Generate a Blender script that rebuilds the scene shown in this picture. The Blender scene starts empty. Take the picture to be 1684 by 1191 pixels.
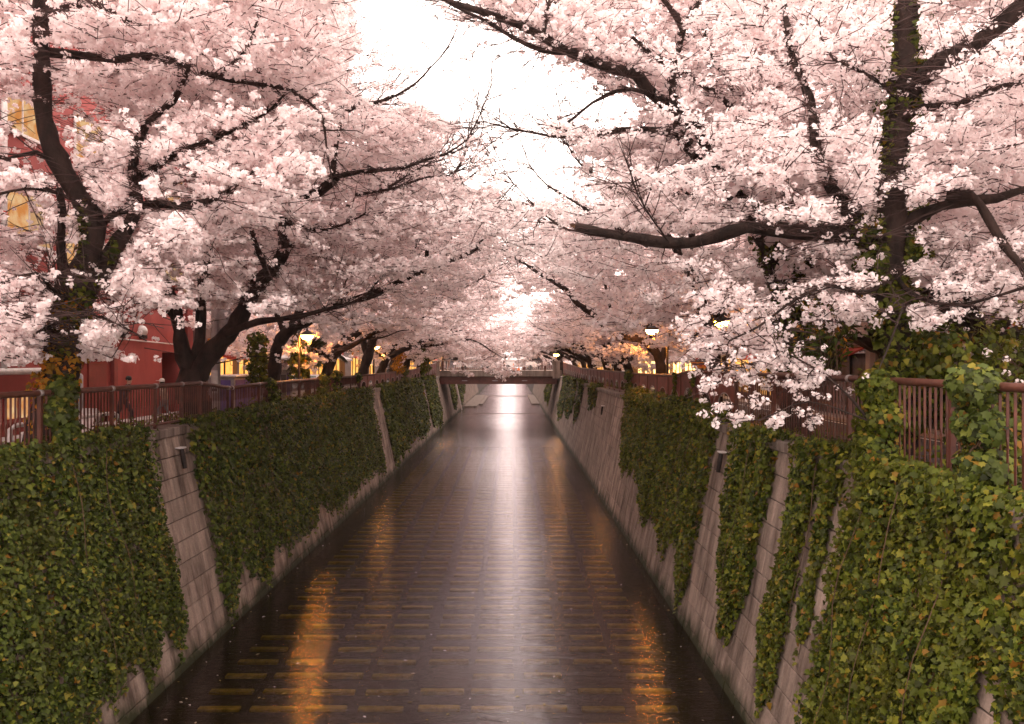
import bpy, math, random
import numpy as np
from mathutils import Vector, Matrix, noise as mnoise

random.seed(11)
rng = np.random.default_rng(11)
scene = bpy.context.scene
COL = scene.collection

# ------------------------------------------------------------------ camera, sky, sun, exposure
F = 1310.0            # focal length in pixels of the 1684 wide photograph
EYE = 6.75            # eye height above the water
cam_data = bpy.data.cameras.new('camera')
cam_data.sensor_width = 36.0
cam_data.lens = 28.0
cam_data.clip_start = 0.1
cam_data.clip_end = 3000.0
cam = bpy.data.objects.new('camera', cam_data)
COL.objects.link(cam)
cam.location = (0, 0, EYE)
cam.rotation_euler = (math.radians(90), 0, 0)
scene.camera = cam

SUN_EL, SUN_AZ = math.radians(48), math.radians(15)
world = bpy.data.worlds.new('World')
scene.world = world
world.use_nodes = True
wn, wl = world.node_tree.nodes, world.node_tree.links
wn.clear()
w_out = wn.new('ShaderNodeOutputWorld')
w_bg = wn.new('ShaderNodeBackground')
w_sky = wn.new('ShaderNodeTexSky')
w_sky.sky_type = 'NISHITA'
w_sky.sun_disc = False
w_sky.sun_elevation = SUN_EL
w_sky.sun_rotation = SUN_AZ
w_sky.dust_density = 4.0
w_mix = wn.new('ShaderNodeMix')
w_mix.data_type = 'RGBA'
w_mix.inputs[0].default_value = 0.86          # a closed layer of cloud
w_cl = wn.new('ShaderNodeTexNoise')
w_cl.inputs['Scale'].default_value = 2.2
w_cl.inputs['Detail'].default_value = 4.0
w_rmp = wn.new('ShaderNodeValToRGB')
w_rmp.color_ramp.elements[0].position = 0.3
w_rmp.color_ramp.elements[0].color = (14.9, 12.0, 10.7, 1)
w_rmp.color_ramp.elements[1].position = 0.7
w_rmp.color_ramp.elements[1].color = (17.0, 13.8, 12.5, 1)
wl.new(w_cl.outputs['Fac'], w_rmp.inputs['Fac'])
wl.new(w_sky.outputs['Color'], w_mix.inputs['A'])
wl.new(w_rmp.outputs['Color'], w_mix.inputs['B'])
wl.new(w_mix.outputs['Result'], w_bg.inputs['Color'])
w_bg.inputs['Strength'].default_value = 0.11
wl.new(w_bg.outputs['Background'], w_out.inputs['Surface'])

sun_data = bpy.data.lights.new('sun', 'SUN')
sun_data.energy = 0.5
sun_data.angle = math.radians(40)
sun_data.color = (1.0, 0.90, 0.82)
sun = bpy.data.objects.new('sun', sun_data)
COL.objects.link(sun)
sun.location = (0, -20, 40)
# the brightest part of the cloud is ahead, high over the river
sun.rotation_euler = (-(math.radians(90) - SUN_EL), 0, math.radians(15))

scene.render.engine = 'CYCLES'
scene.cycles.max_bounces = 16
scene.cycles.volume_bounces = 1
scene.cycles.diffuse_bounces = 10
scene.cycles.glossy_bounces = 3
scene.cycles.transmission_bounces = 12
scene.cycles.transparent_max_bounces = 8
scene.cycles.sample_clamp_indirect = 6.0
scene.cycles.caustics_reflective = False
scene.cycles.caustics_refractive = False
scene.view_settings.view_transform = 'Standard'
scene.view_settings.look = 'None'
scene.view_settings.exposure = 1.38
scene.view_settings.gamma = 1.0
scene.view_settings.use_curve_mapping = False

# ------------------------------------------------------------------ helpers
def P(x, y, Y):
    """Point of the place seen at photograph pixel (x, y) at distance Y along the canal."""
    return np.array([(x - 842.0) / F * Y, Y, EYE - (y - 595.0) / F * Y])

def tag(o, label=None, cat=None, group=None, kind=None):
    if label: o['label'] = label
    if cat: o['category'] = cat
    if group: o['group'] = group
    if kind: o['kind'] = kind
    return o

def link(o, parent=None):
    COL.objects.link(o)
    if parent is not None:
        o.parent = parent
        l = Vector(parent.location)
        p = parent.parent
        o.matrix_parent_inverse = Matrix.Translation(-world_loc(parent))
    return o

_wl = {}
def world_loc(o):
    return _wl.get(o.name, Vector((0, 0, 0)))

def thing(name, label, cat, loc=(0, 0, 0), group=None):
    o = bpy.data.objects.new(name, None)
    o.empty_display_size = 0.3
    COL.objects.link(o)
    o.location = loc
    _wl[o.name] = Vector(loc)
    return tag(o, label, cat, group)

def mesh_np(name, V, tris=None, quads=None, mats=(), smooth=False, midx=None):
    me = bpy.data.meshes.new(name)
    V = np.asarray(V, dtype=np.float32).reshape(-1, 3)
    tris = np.zeros((0, 3), np.int32) if tris is None else np.asarray(tris, np.int32).reshape(-1, 3)
    quads = np.zeros((0, 4), np.int32) if quads is None else np.asarray(quads, np.int32).reshape(-1, 4)
    me.vertices.add(len(V))
    me.vertices.foreach_set('co', V.ravel())
    nt, nq = len(tris), len(quads)
    me.loops.add(nt * 3 + nq * 4)
    me.loops.foreach_set('vertex_index', np.concatenate([tris.ravel(), quads.ravel()]))
    me.polygons.add(nt + nq)
    starts = np.concatenate([np.arange(nt) * 3, nt * 3 + np.arange(nq) * 4]).astype(np.int32)
    me.polygons.foreach_set('loop_start', starts)
    if smooth:
        me.polygons.foreach_set('use_smooth', np.ones(nt + nq, dtype=bool))
    if midx is not None:
        me.polygons.foreach_set('material_index', np.asarray(midx, np.int32))
    for m in mats: me.materials.append(m)
    me.update(calc_edges=True)
    me.validate()
    return me

class MB:
    """Collects boxes, tubes and polygons; build() links them as one mesh object."""
    def __init__(s):
        s.v, s.f, s.n = [], [], 0
    def add(s, V, faces):
        b = s.n
        s.v.extend([tuple(map(float, p)) for p in V])
        s.f.extend([tuple(int(i) + b for i in f) for f in faces])
        s.n += len(V)
    def box(s, x0, x1, y0, y1, z0, z1, bev=0.0):
        if bev <= 0:
            V = [(x, y, z) for z in (z0, z1) for y in (y0, y1) for x in (x0, x1)]
            s.add(V, [(0, 2, 3, 1), (4, 5, 7, 6), (0, 1, 5, 4), (2, 6, 7, 3), (0, 4, 6, 2), (1, 3, 7, 5)])
        else:
            b = min(bev, (x1-x0)*.4, (y1-y0)*.4, (z1-z0)*.4)
            rings = []
            for z, i in ((z0, b), (z0+b, 0), (z1-b, 0), (z1, b)):
                xa, xb, ya, yb = x0+i, x1-i, y0+i, y1-i
                c = b*.6
                rings.append([(xa+c, ya, z), (xb-c, ya, z), (xb, ya+c, z), (xb, yb-c, z),
                              (xb-c, yb, z), (xa+c, yb, z), (xa, yb-c, z), (xa, ya+c, z)])
            V = [p for r in rings for p in r]
            f = [tuple(range(7, -1, -1)), tuple(range(24, 32))]
            for k in range(3):
                for j in range(8):
                    a, c = k*8+j, k*8+(j+1) % 8
                    f.append((a, c, c+8, a+8))
            s.add(V, f)
    def tube(s, pts, r, n=8, cap=True):
        V, Q = tube(np.asarray(pts, float), r, n)
        s.add(V, Q)
        if cap:
            k = len(V)
            b = s.n - k
            s.f.append(tuple(b + i for i in range(n - 1, -1, -1)))
            s.f.append(tuple(b + k - n + i for i in range(n)))
    def lathe(s, c, prof, n=16):
        V = []
        for r, z in prof:
            for j in range(n):
                a = 2*math.pi*j/n
                V.append((c[0]+r*math.cos(a), c[1]+r*math.sin(a), c[2]+z))
        f = []
        for k in range(len(prof)-1):
            for j in range(n):
                f.append((k*n+j, k*n+(j+1) % n, (k+1)*n+(j+1) % n, (k+1)*n+j))
        f.append(tuple(range(n-1, -1, -1)))
        f.append(tuple((len(prof)-1)*n+j for j in range(n)))
        s.add(V, f)
    def mesh(s, name, mat, smooth=False):
        me = bpy.data.meshes.new(name)
        me.from_pydata(s.v, [], s.f)
        me.materials.append(mat)
        if smooth:
            me.polygons.foreach_set('use_smooth', np.ones(len(me.polygons), dtype=bool))
        me.update()
        return me
    def build(s, name, mat, parent=None, smooth=False):
        o = bpy.data.objects.new(name, s.mesh(name, mat, smooth))
        return link(o, parent)

def tube(pts, r, n=8, twist=0.0):
    pts = np.asarray(pts, float)
    k = len(pts)
    r = np.broadcast_to(np.asarray(r, float), (k,))
    t = np.gradient(pts, axis=0)
    t /= np.linalg.norm(t, axis=1)[:, None] + 1e-9
    up = np.array([0.0, 0.0, 1.0])
    if abs(t[0] @ up) > 0.9: up = np.array([0.0, 1.0, 0.0])
    u = np.cross(t[0], up); u /= np.linalg.norm(u)
    V = np.zeros((k, n, 3))
    a = np.arange(n) * 2 * math.pi / n
    for i in range(k):
        u = u - t[i] * (u @ t[i])
        u /= np.linalg.norm(u) + 1e-9
        w = np.cross(t[i], u)
        V[i] = pts[i] + r[i] * (np.cos(a)[:, None] * u + np.sin(a)[:, None] * w)
    i = np.arange(k - 1)[:, None] * n
    j = np.arange(n)[None, :]
    j2 = (j + 1) % n
    Q = np.stack([i + j, i + j2, i + n + j2, i + n + j], axis=-1).reshape(-1, 4)
    return V.reshape(-1, 3), Q

def tubes_batch(L, R, n=3):
    """L (m,k,3) polylines, R (m,k) radii -> vertices, quads"""
    m, k, _ = L.shape
    t = np.gradient(L, axis=1)
    t /= np.linalg.norm(t, axis=2, keepdims=True) + 1e-9
    ref = np.zeros_like(t); ref[..., 2] = 1.0
    steep = np.abs(t[..., 2]) > 0.9
    ref[steep] = (1.0, 0.0, 0.0)
    u = np.cross(t, ref); u /= np.linalg.norm(u, axis=2, keepdims=True) + 1e-9
    w = np.cross(t, u)
    a = np.arange(n) * 2 * math.pi / n
    V = L[:, :, None, :] + R[:, :, None, None] * (np.cos(a)[None, None, :, None] * u[:, :, None, :] + np.sin(a)[None, None, :, None] * w[:, :, None, :])
    base = (np.arange(m) * k * n)[:, None, None] + (np.arange(k - 1) * n)[None, :, None]
    j = np.arange(n)[None, None, :]; j2 = (j + 1) % n
    Q = np.stack([base + j, base + j2, base + n + j2, base + n + j], axis=-1).reshape(-1, 4)
    return V.reshape(-1, 3), Q

def smooth_line(pts, step=0.35):
    """Catmull-Rom through the points, resampled about every step metres."""
    p = np.asarray(pts, float)
    if len(p) == 2:
        k = max(2, int(np.linalg.norm(p[1]-p[0]) / step) + 1)
        return p[0] + (p[1]-p[0]) * np.linspace(0, 1, k)[:, None]
    q = np.vstack([2*p[0]-p[1], p, 2*p[-1]-p[-2]])
    out = []
    for i in range(1, len(q)-2):
        k = max(1, int(np.linalg.norm(q[i+1]-q[i]) / step))
        t = (np.arange(k) / k)[:, None]
        a, b, c, d = q[i-1], q[i], q[i+1], q[i+2]
        out.append(0.5*((2*b) + (-a+c)*t + (2*a-5*b+4*c-d)*t*t + (-a+3*b-3*c+d)*t**3))
    out.append(p[-1:])
    return np.vstack(out)

def rand_rot(n, g=None):
    g = rng if g is None else g
    q = g.normal(size=(n, 4)); q /= np.linalg.norm(q, axis=1)[:, None]
    w, x, y, z = q.T
    R = np.empty((n, 3, 3))
    R[:, 0, 0] = 1-2*(y*y+z*z); R[:, 0, 1] = 2*(x*y-z*w); R[:, 0, 2] = 2*(x*z+y*w)
    R[:, 1, 0] = 2*(x*y+z*w); R[:, 1, 1] = 1-2*(x*x+z*z); R[:, 1, 2] = 2*(y*z-x*w)
    R[:, 2, 0] = 2*(x*z-y*w); R[:, 2, 1] = 2*(y*z+x*w); R[:, 2, 2] = 1-2*(x*x+y*y)
    return R

# ------------------------------------------------------------------ materials
def new_mat(name):
    m = bpy.data.materials.new(name)
    m.use_nodes = True
    nt = m.node_tree
    nt.nodes.clear()
    out = nt.nodes.new('ShaderNodeOutputMaterial')
    return m, nt.nodes, nt.links, out

def pos_noise(N, L, scale, stretch=(1, 1, 1), detail=4.0, rough=0.6, source='pos'):
    if source == 'pos':
        g = N.new('ShaderNodeNewGeometry').outputs['Position']
    else:
        g = N.new('ShaderNodeTexCoord').outputs['Object']
    mp = N.new('ShaderNodeMapping'); mp.inputs['Scale'].default_value = stretch
    L.new(g, mp.inputs['Vector'])
    nz = N.new('ShaderNodeTexNoise')
    nz.inputs['Scale'].default_value = scale
    nz.inputs['Detail'].default_value = detail
    nz.inputs['Roughness'].default_value = rough
    L.new(mp.outputs['Vector'], nz.inputs['Vector'])
    return nz.outputs['Fac']

def ramp(N, L, fac, stops):
    r = N.new('ShaderNodeValToRGB')
    e = r.color_ramp.elements
    while len(e) < len(stops): e.new(0.5)
    for i, (p, c) in enumerate(stops):
        e[i].position = p
        e[i].color = (*c, 1) if len(c) == 3 else c
    L.new(fac, r.inputs['Fac'])
    return r.outputs['Color']

def mixc(N, L, a, b, fac, mode='MIX'):
    m = N.new('ShaderNodeMix'); m.data_type = 'RGBA'; m.blend_type = mode
    for sock, v in (('A', a), ('B', b)):
        if hasattr(v, 'links'): L.new(v, m.inputs[sock])
        else: m.inputs[sock].default_value = (*v, 1)
    if hasattr(fac, 'links'): L.new(fac, m.inputs[0])
    else: m.inputs[0].default_value = fac
    return m.outputs['Result']

def simple(name, c1, c2, scale=3.0, rough=0.7, bump=0.0, stretch=(1, 1, 1), metallic=0.0, dist=0.02, per_object=0.0, lo=.35, hi=.68, source='pos', spec=0.35):
    m, N, L, out = new_mat(name)
    b = N.new('ShaderNodeBsdfPrincipled')
    f = pos_noise(N, L, scale, stretch, source=source)
    col = ramp(N, L, f, [(lo, c1), (hi, c2)])
    if per_object > 0:
        oi = N.new('ShaderNodeObjectInfo')
        k = ramp(N, L, oi.outputs['Random'], [(0, (1-per_object,)*3), (1, (1+per_object*.6,)*3)])
        col = mixc(N, L, col, k, 1.0, 'MULTIPLY')
    L.new(col, b.inputs['Base Color'])
    b.inputs['Roughness'].default_value = rough
    b.inputs['Metallic'].default_value = metallic
    b.inputs['Specular IOR Level'].default_value = spec
    if bump > 0:
        f2 = pos_noise(N, L, scale*6, stretch, source=source)
        bp = N.new('ShaderNodeBump'); bp.inputs['Strength'].default_value = bump; bp.inputs['Distance'].default_value = dist
        L.new(f2, bp.inputs['Height']); L.new(bp.outputs['Normal'], b.inputs['Normal'])
    L.new(b.outputs['BSDF'], out.inputs['Surface'])
    return m

def emissive(name, c, strength, c2=None, scale=2.0):
    m, N, L, out = new_mat(name)
    e = N.new('ShaderNodeEmission')
    if c2 is not None:
        f = pos_noise(N, L, scale, detail=3)
        L.new(ramp(N, L, f, [(.38, c), (.62, c2)]), e.inputs['Color'])
    else:
        e.inputs['Color'].default_value = (*c, 1)
    e.inputs['Strength'].default_value = strength
    L.new(e.outputs['Emission'], out.inputs['Surface'])
    return m

def leafy(name, stops, transl=0.4, rough=0.5, spec=0.3, patch=None):
    """Thin leaves or petals: each island of the mesh gets its own colour from the ramp."""
    m, N, L, out = new_mat(name)
    g = N.new('ShaderNodeNewGeometry')
    col = ramp(N, L, g.outputs['Random Per Island'], stops)
    if patch:
        f = pos_noise(N, L, patch[0], detail=2)
        k = ramp(N, L, f, [(.4, (0, 0, 0)), (.66, (1, 1, 1))])
        col = mixc(N, L, col, mixc(N, L, col, patch[1], patch[2]), k)
    b = N.new('ShaderNodeBsdfPrincipled')
    b.inputs['Roughness'].default_value = rough
    b.inputs['Specular IOR Level'].default_value = spec
    t = N.new('ShaderNodeBsdfTranslucent')
    L.new(col, b.inputs['Base Color']); L.new(col, t.inputs['Color'])
    mx = N.new('ShaderNodeMixShader'); mx.inputs[0].default_value = transl
    L.new(b.outputs['BSDF'], mx.inputs[1]); L.new(t.outputs['BSDF'], mx.inputs[2])
    L.new(mx.outputs['Shader'], out.inputs['Surface'])
    return m

M = {}
M['petal'] = leafy('petal', [(0, (.78, .60, .60)), (.08, (.945, .86, .855)), (.6, (.965, .90, .895)), (1, (.975, .92, .918))], .5, .7, .06)
M['bark'] = simple('bark', (.012, .0075, .006), (.05, .030, .024), 4, .85, .9, (1, 1, .55), dist=.03)
M['twig'] = simple('twig', (.030, .016, .014), (.065, .036, .032), 6, .8)
M['broken'] = simple('broken_wood', (.10, .05, .03), (.30, .17, .09), 9, .9, .8)
IVY = [(0, (.014, .021, .004)), (.4, (.042, .064, .011)), (.72, (.086, .118, .019)), (.90, (.175, .205, .030)), (.965, (.24, .20, .026)), (1, (.27, .12, .02))]
M['ivy'] = leafy('ivy_leaf', IVY, .3, .5, .2, patch=(.9, (.075, .07, .016), .35))
M['ivy_light'] = leafy('ivy_leaf_light', [(0, (.016, .024, .004)), (.4, (.056, .080, .010)), (.75, (.122, .155, .016)), (.92, (.23, .23, .025)), (1, (.27, .12, .02))], .35, .5, .2, patch=(1.3, (.13, .115, .014), .35))
M['ivy_gold'] = leafy('ivy_leaf_gold', [(0, (.14, .09, .012)), (.4, (.40, .22, .02)), (.75, (.60, .30, .03)), (1, (.60, .18, .02))], .45, .5, .25)  # yellowing leaves; warm lamplight on the near trunk is also painted into this colour
M['stem'] = simple('ivy_stem', (.06, .035, .02), (.13, .08, .045), 8, .85)
M['palm'] = leafy('palm_leaf', [(0, (.018, .026, .010)), (.6, (.04, .055, .016)), (1, (.09, .10, .03))], .2)
M['rail'] = simple('rail_paint', (.070, .024, .016), (.13, .052, .036), 5, .45, .15, dist=.004)
M['bars'] = simple('fence_bar_paint', (.052, .016, .011), (.115, .038, .024), 4, .5, .1, dist=.003, per_object=.25)
M['panel'] = simple('fence_panel_paint', (.095, .018, .012), (.20, .042, .026), 2.5, .5, .1, dist=.004, per_object=.2)
M['clamp'] = simple('galvanised_clamp', (.30, .27, .26), (.42, .38, .37), 8, .5, metallic=.4)
M['asphalt'] = simple('asphalt', (.060, .055, .056), (.10, .092, .092), 7, .85, .3)
M['soil'] = simple('soil', (.035, .026, .017), (.075, .055, .03), 5, .95, .6)
M['kerb'] = simple('kerb_concrete', (.26, .23, .22), (.40, .36, .34), 4, .85, .2)
M['line'] = simple('road_paint', (.55, .52, .50), (.75, .72, .70), 9, .7)
M['red_wall'] = simple('red_wall_paint', (.235, .038, .034), (.32, .062, .054), 1.2, .7, .12, (1, 1, .4))
M['red_trim'] = simple('red_trim_paint', (.17, .028, .024), (.24, .04, .034), 3, .55)
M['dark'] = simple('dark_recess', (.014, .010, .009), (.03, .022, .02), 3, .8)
M['white_metal'] = simple('white_metal', (.50, .47, .46), (.68, .65, .63), 4, .45)
M['grey_metal'] = simple('grey_metal', (.22, .21, .22), (.34, .32, .33), 4, .5)
M['cable'] = simple('cable', (.015, .012, .012), (.03, .025, .025), 6, .6)
M['glass'] = simple('window_glass_unlit', (.10, .09, .09), (.22, .20, .19), 1.5, .12, spec=.6)
M['brown_wall'] = simple('brown_wall', (.16, .115, .10), (.23, .17, .15), 2, .8, .15)
M['grey_wall'] = simple('grey_wall', (.30, .27, .27), (.42, .38, .38), 1.2, .8, .1)
M['pale_wall'] = simple('pale_wall', (.56, .50, .49), (.68, .62, .60), .8, .8, .08)
M['rust_beam'] = simple('rust_beam', (.060, .020, .015), (.11, .038, .028), 2, .55, .15)
M['lamp_post'] = simple('lamp_post_paint', (.02, .015, .014), (.04, .032, .03), 4, .5)
M['purple'] = simple('purple_panel', (.085, .06, .20), (.12, .085, .27), 3, .5)
M['orange'] = simple('orange_print', (.70, .20, .03), (.75, .36, .05), 9, .6)
M['red_print'] = simple('red_print', (.45, .05, .04), (.55, .09, .05), 6, .6)
M['cone'] = simple('cone_orange', (.75, .16, .03), (.80, .22, .05), 3, .5)
M['car_white'] = simple('car_paint_white', (.62, .60, .60), (.70, .68, .68), 1, .25, spec=.6)
M['car_silver'] = simple('car_paint_silver', (.30, .29, .31), (.38, .37, .39), 1, .25, spec=.6)
M['tyre'] = simple('tyre', (.012, .012, .012), (.03, .028, .028), 5, .8)
M['black_glass'] = simple('car_glass', (.02, .02, .022), (.04, .04, .045), 1, .08, spec=.7)
M['skin'] = simple('skin', (.42, .25, .18), (.50, .31, .23), 5, .6)
M['hair'] = simple('hair', (.010, .008, .008), (.025, .018, .016), 9, .6)
M['cloth_dark'] = simple('cloth_dark', (.018, .018, .026), (.035, .034, .05), 6, .85)
M['cloth_tan'] = simple('cloth_tan', (.28, .20, .15), (.38, .29, .22), 6, .85)
M['cloth_white'] = simple('cloth_white', (.55, .50, .48), (.68, .63, .60), 6, .85)
M['cloth_grey'] = simple('cloth_grey', (.12, .12, .14), (.2, .2, .22), 6, .85)
M['lit_warm'] = emissive('lit_window', (.80, .30, .08), .30, (1.0, .64, .32), 2.6)
M['lit_dim'] = emissive('lit_window_dim', (.75, .42, .20), .28, (.9, .58, .34), 1.0)
M['lit_white'] = emissive('lit_window_white', (1.0, .86, .62), 1.8)
M['lamp_glow'] = emissive('lamp_glow', (1.0, .34, .045), 90.0)
M['lamp_far'] = emissive('lamp_far_glow', (1.0, .42, .09), 40.0)
M['shop_glow'] = emissive('shop_glow', (1.0, .36, .06), .62, (1.0, .50, .14), 1.6)
M['shop_core'] = emissive('shop_core', (1.0, .46, .10), 1.9, (1.0, .62, .24), 2.5)

def concrete_block_mat(name, c1, c2, waterline=True):
    m, N, L, out = new_mat(name)
    b = N.new('ShaderNodeBsdfPrincipled')
    f = pos_noise(N, L, 1.4, (1, 1, 1), 6)
    col = ramp(N, L, f, [(.3, c1), (.7, c2)])
    st = pos_noise(N, L, 1.0, (2.6, 2.6, .16), 5, .65)           # rain streaks
    k = ramp(N, L, st, [(.34, (.30, .27, .26)), (.47, (.72, .70, .69)), (.56, (.92, .91, .90)), (.68, (1.14, 1.12, 1.12))])
    col = mixc(N, L, col, k, 1.0, 'MULTIPLY')
    sp = pos_noise(N, L, 24, (1, 1, 1), 3)
    col = mixc(N, L, col, ramp(N, L, sp, [(.3, (.82, .82, .82)), (.7, (1.1, 1.1, 1.1))]), 1.0, 'MULTIPLY')
    oi = N.new('ShaderNodeObjectInfo')
    col = mixc(N, L, col, ramp(N, L, oi.outputs['Random'], [(0, (.80, .79, .79)), (1, (1.12, 1.10, 1.10))]), 1.0, 'MULTIPLY')
    if waterline:
        # algae up to a tide mark just above the water
        g = N.new('ShaderNodeNewGeometry')
        sx = N.new('ShaderNodeSeparateXYZ'); L.new(g.outputs['Position'], sx.inputs[0])
        nz = pos_noise(N, L, 2.0, (1, 1, .3), 4)
        ad = N.new('ShaderNodeMath'); ad.operation = 'MULTIPLY_ADD'
        L.new(nz, ad.inputs[0]); ad.inputs[1].default_value = -1.0; L.new(sx.outputs['Z'], ad.inputs[2])
        mr = N.new('ShaderNodeMapRange'); L.new(ad.outputs[0], mr.inputs[0])
        mr.inputs[1].default_value = -.40; mr.inputs[2].default_value = -.02; mr.inputs[3].default_value = 1; mr.inputs[4].default_value = 0
        col = mixc(N, L, col, (.028, .030, .012), mr.outputs[0])
    L.new(col, b.inputs['Base Color'])
    b.inputs['Roughness'].default_value = .85
    b.inputs['Specular IOR Level'].default_value = .25
    h = pos_noise(N, L, 9, (1, 1, 1), 6, .7)
    bp = N.new('ShaderNodeBump'); bp.inputs['Strength'].default_value = .45; bp.inputs['Distance'].default_value = .02
    L.new(h, bp.inputs['Height']); L.new(bp.outputs['Normal'], b.inputs['Normal'])
    L.new(b.outputs['BSDF'], out.inputs['Surface'])
    return m
M['block'] = concrete_block_mat('concrete_block', (.26, .205, .17), (.39, .315, .265))
M['core'] = concrete_block_mat('concrete_core', (.06, .05, .045), (.09, .075, .07))
M['coping'] = concrete_block_mat('coping_concrete', (.20, .165, .14), (.31, .26, .23), False)

def water_mat():
    m, N, L, out = new_mat('river_water')
    h1 = pos_noise(N, L, 1.0, (.9, 5.5, 1), 3, .55)
    h2 = pos_noise(N, L, 1.0, (4.2, 19.0, 1), 2, .5)
    h3 = pos_noise(N, L, 1.0, (.10, .16, 1), 2, .5)              # calmer and rougher reaches
    k = ramp(N, L, h3, [(.38, (.25, .25, .25)), (.62, (1, 1, 1))])
    mm = N.new('ShaderNodeMath'); mm.operation = 'MULTIPLY'; L.new(h1, mm.inputs[0]); L.new(k, mm.inputs[1])
    ma = N.new('ShaderNodeMath'); ma.operation = 'MULTIPLY_ADD'; L.new(h2, ma.inputs[0]); ma.inputs[1].default_value = .30; L.new(mm.outputs[0], ma.inputs[2])
    bp = N.new('ShaderNodeBump'); bp.inputs['Strength'].default_value = 0.55; bp.inputs['Distance'].default_value = .085
    L.new(ma.outputs[0], bp.inputs['Height'])
    gl = N.new('ShaderNodeBsdfGlossy'); gl.inputs['Roughness'].default_value = .085
    gl.inputs['Color'].default_value = (.96, .93, .98, 1)
    L.new(bp.outputs['Normal'], gl.inputs['Normal'])
    tr = N.new('ShaderNodeBsdfTransparent'); tr.inputs['Color'].default_value = (.70, .60, .45, 1)
    fr = N.new('ShaderNodeFresnel'); fr.inputs['IOR'].default_value = 1.47
    L.new(bp.outputs['Normal'], fr.inputs['Normal'])
    mx = N.new('ShaderNodeMixShader')
    L.new(fr.outputs[0], mx.inputs[0]); L.new(tr.outputs[0], mx.inputs[1]); L.new(gl.outputs[0], mx.inputs[2])
    L.new(mx.outputs[0], out.inputs['Surface'])
    return m
M['water'] = water_mat()
M['bed'] = simple('river_bed', (.010, .008, .008), (.028, .021, .019), 3, .9)
M['bed_bar'] = simple('bed_bar_concrete', (.17, .135, .016), (.34, .27, .035), 7, .9, per_object=.2)
# ------------------------------------------------------------------ the setting: ground, river, bed
TOP = 4.97                       # top of the canal walls
XLT, XLB = -8.2, -7.15           # far bank wall: top and waterline
XRT, XRB = 5.4, 4.35
YN, YF = -14.0, 420.0            # the canal runs from behind the camera to far beyond the bridge

g = MB()
for (x0, x1, y0, y1) in ((-1500, -8.9, -120, 430), (6.1, 1500, -120, 430), (-1500, 1500, 430, 2600)):
    g.add([(x0, y0, 4.50), (x1, y0, 4.50), (x1, y1, 4.50), (x0, y1, 4.50)], [(0, 1, 2, 3)])
tag(g.build('ground', M['asphalt']), kind='structure')

def sheet(name, mat, x0, x1, y0, y1, z, n=1):
    m = MB()
    m.add([(x0, y0, z), (x1, y0, z), (x1, y1, z), (x0, y1, z)], [(0, 1, 2, 3)])
    return tag(m.build(name, mat), kind='structure')

def slab(name, mat, x0, x1, y0, y1, z0, z1):
    m = MB(); m.box(x0, x1, y0, y1, z0, z1)
    return tag(m.build(name, mat), kind='structure')

slab('verge', M['soil'], -10.0, -8.75, YN, 425, 4.2, 4.80)
slab('verge', M['soil'], 5.95, 7.5, YN, 425, 4.2, 4.80)
slab('kerb', M['kerb'], -10.16, -10.0, YN, 425, 4.2, 4.84)
slab('kerb', M['kerb'], 7.5, 7.66, YN, 425, 4.2, 4.84)
sheet('road_line', M['line'], -13.35, -13.20, YN, 300, 4.504)
sheet('road_line', M['line'], 12.0, 12.15, YN, 300, 4.504)
slab('pavement', M['kerb'], -14.45, -13.55, YN, 83, 4.2, 4.62)
slab('pavement', M['kerb'], 12.4, 13.4, YN, 83, 4.2, 4.62)
sheet('river_bed', M['bed'], -7.6, 4.8, YN, YF, -.30)
wv = MB()
wv.add([(XLB-.12, YN, 0), (XRB+.12, YN, 0), (XRB+.12, YF, 0), (XLB-.12, YF, 0)], [(0, 1, 2, 3)])
tag(wv.build('river_water', M['water']), kind='structure')

# concrete bars laid in rows on the bed
bed = thing('bed_grid', 'rows of yellowish concrete bars laid crosswise on the bed under the water', 'river bed grid', (0, 20, -.3))
bm = MB(); bm.box(-.5, .5, -.085, .085, -.03, .05, .015)
bar_me = bm.mesh('bar', M['bed_bar'])
bars = []
r_i = 0
y = 13.6
while y < 66:
    x = XLB + .75
    k = 0
    while x + .95 < XRB - .35:
        ln = .93 + .05*math.sin(k*3.1)
        if random.random() > .03: bars.append((x + ln/2 + random.uniform(-.03, .03), y + random.uniform(-.03, .03), ln*random.uniform(.88, 1.0)))
        x += ln + .155 + (.10 if k in (3, 6) else 0)
        k += 1
    y += .835
fp = []
for _ in range(520):
    yy = 13.5 + 60*random.random()**1.6
    fp.append((random.choice((-1, 1))*0 + XLB + .1 + (XRB-XLB-.2)*(random.random() if random.random() < .5 else random.choice((.5*random.random()**2, 1-.5*random.random()**2))), yy, random.uniform(.02, .06), random.uniform(0, 6)))
m = MB()
for (x, y, s, an) in fp:
    ca, sa = math.cos(an)*s, math.sin(an)*s
    m.add([(x-ca, y-sa, .006), (x+sa*.5, y-ca*.5, .012), (x+ca, y+sa, .006), (x-sa*.5, y+ca*.5, .012)], [(0, 1, 2, 3)])
M['litter'] = leafy('floating_litter', [(0, (.10, .06, .02)), (.5, (.34, .24, .05)), (.8, (.6, .48, .42)), (1, (.8, .68, .66))], .2)
tag(m.build('fallen_petals', M['litter']), 'scattered petals and yellow leaves drifting on the dark water', 'petals', kind='stuff')
first = [b for b in bars][:300]
for (x, y, ln) in first:
    o = bpy.data.objects.new('bar', bar_me)
    o.location = (x, y, -.27); o.scale = (ln, 1, random.uniform(.85, 1.15)); o.rotation_euler = (0, 0, random.uniform(-.015, .015))
    link(o, bed)
rest = MB()
for (x, y, ln) in bars[300:]:
    rest.box(x-ln/2, x+ln/2, y-.085, y+.085, -.30, -.22, .015)
tag(rest.build('bar_rows', M['bed_bar'], bed), kind='stuff')

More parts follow.
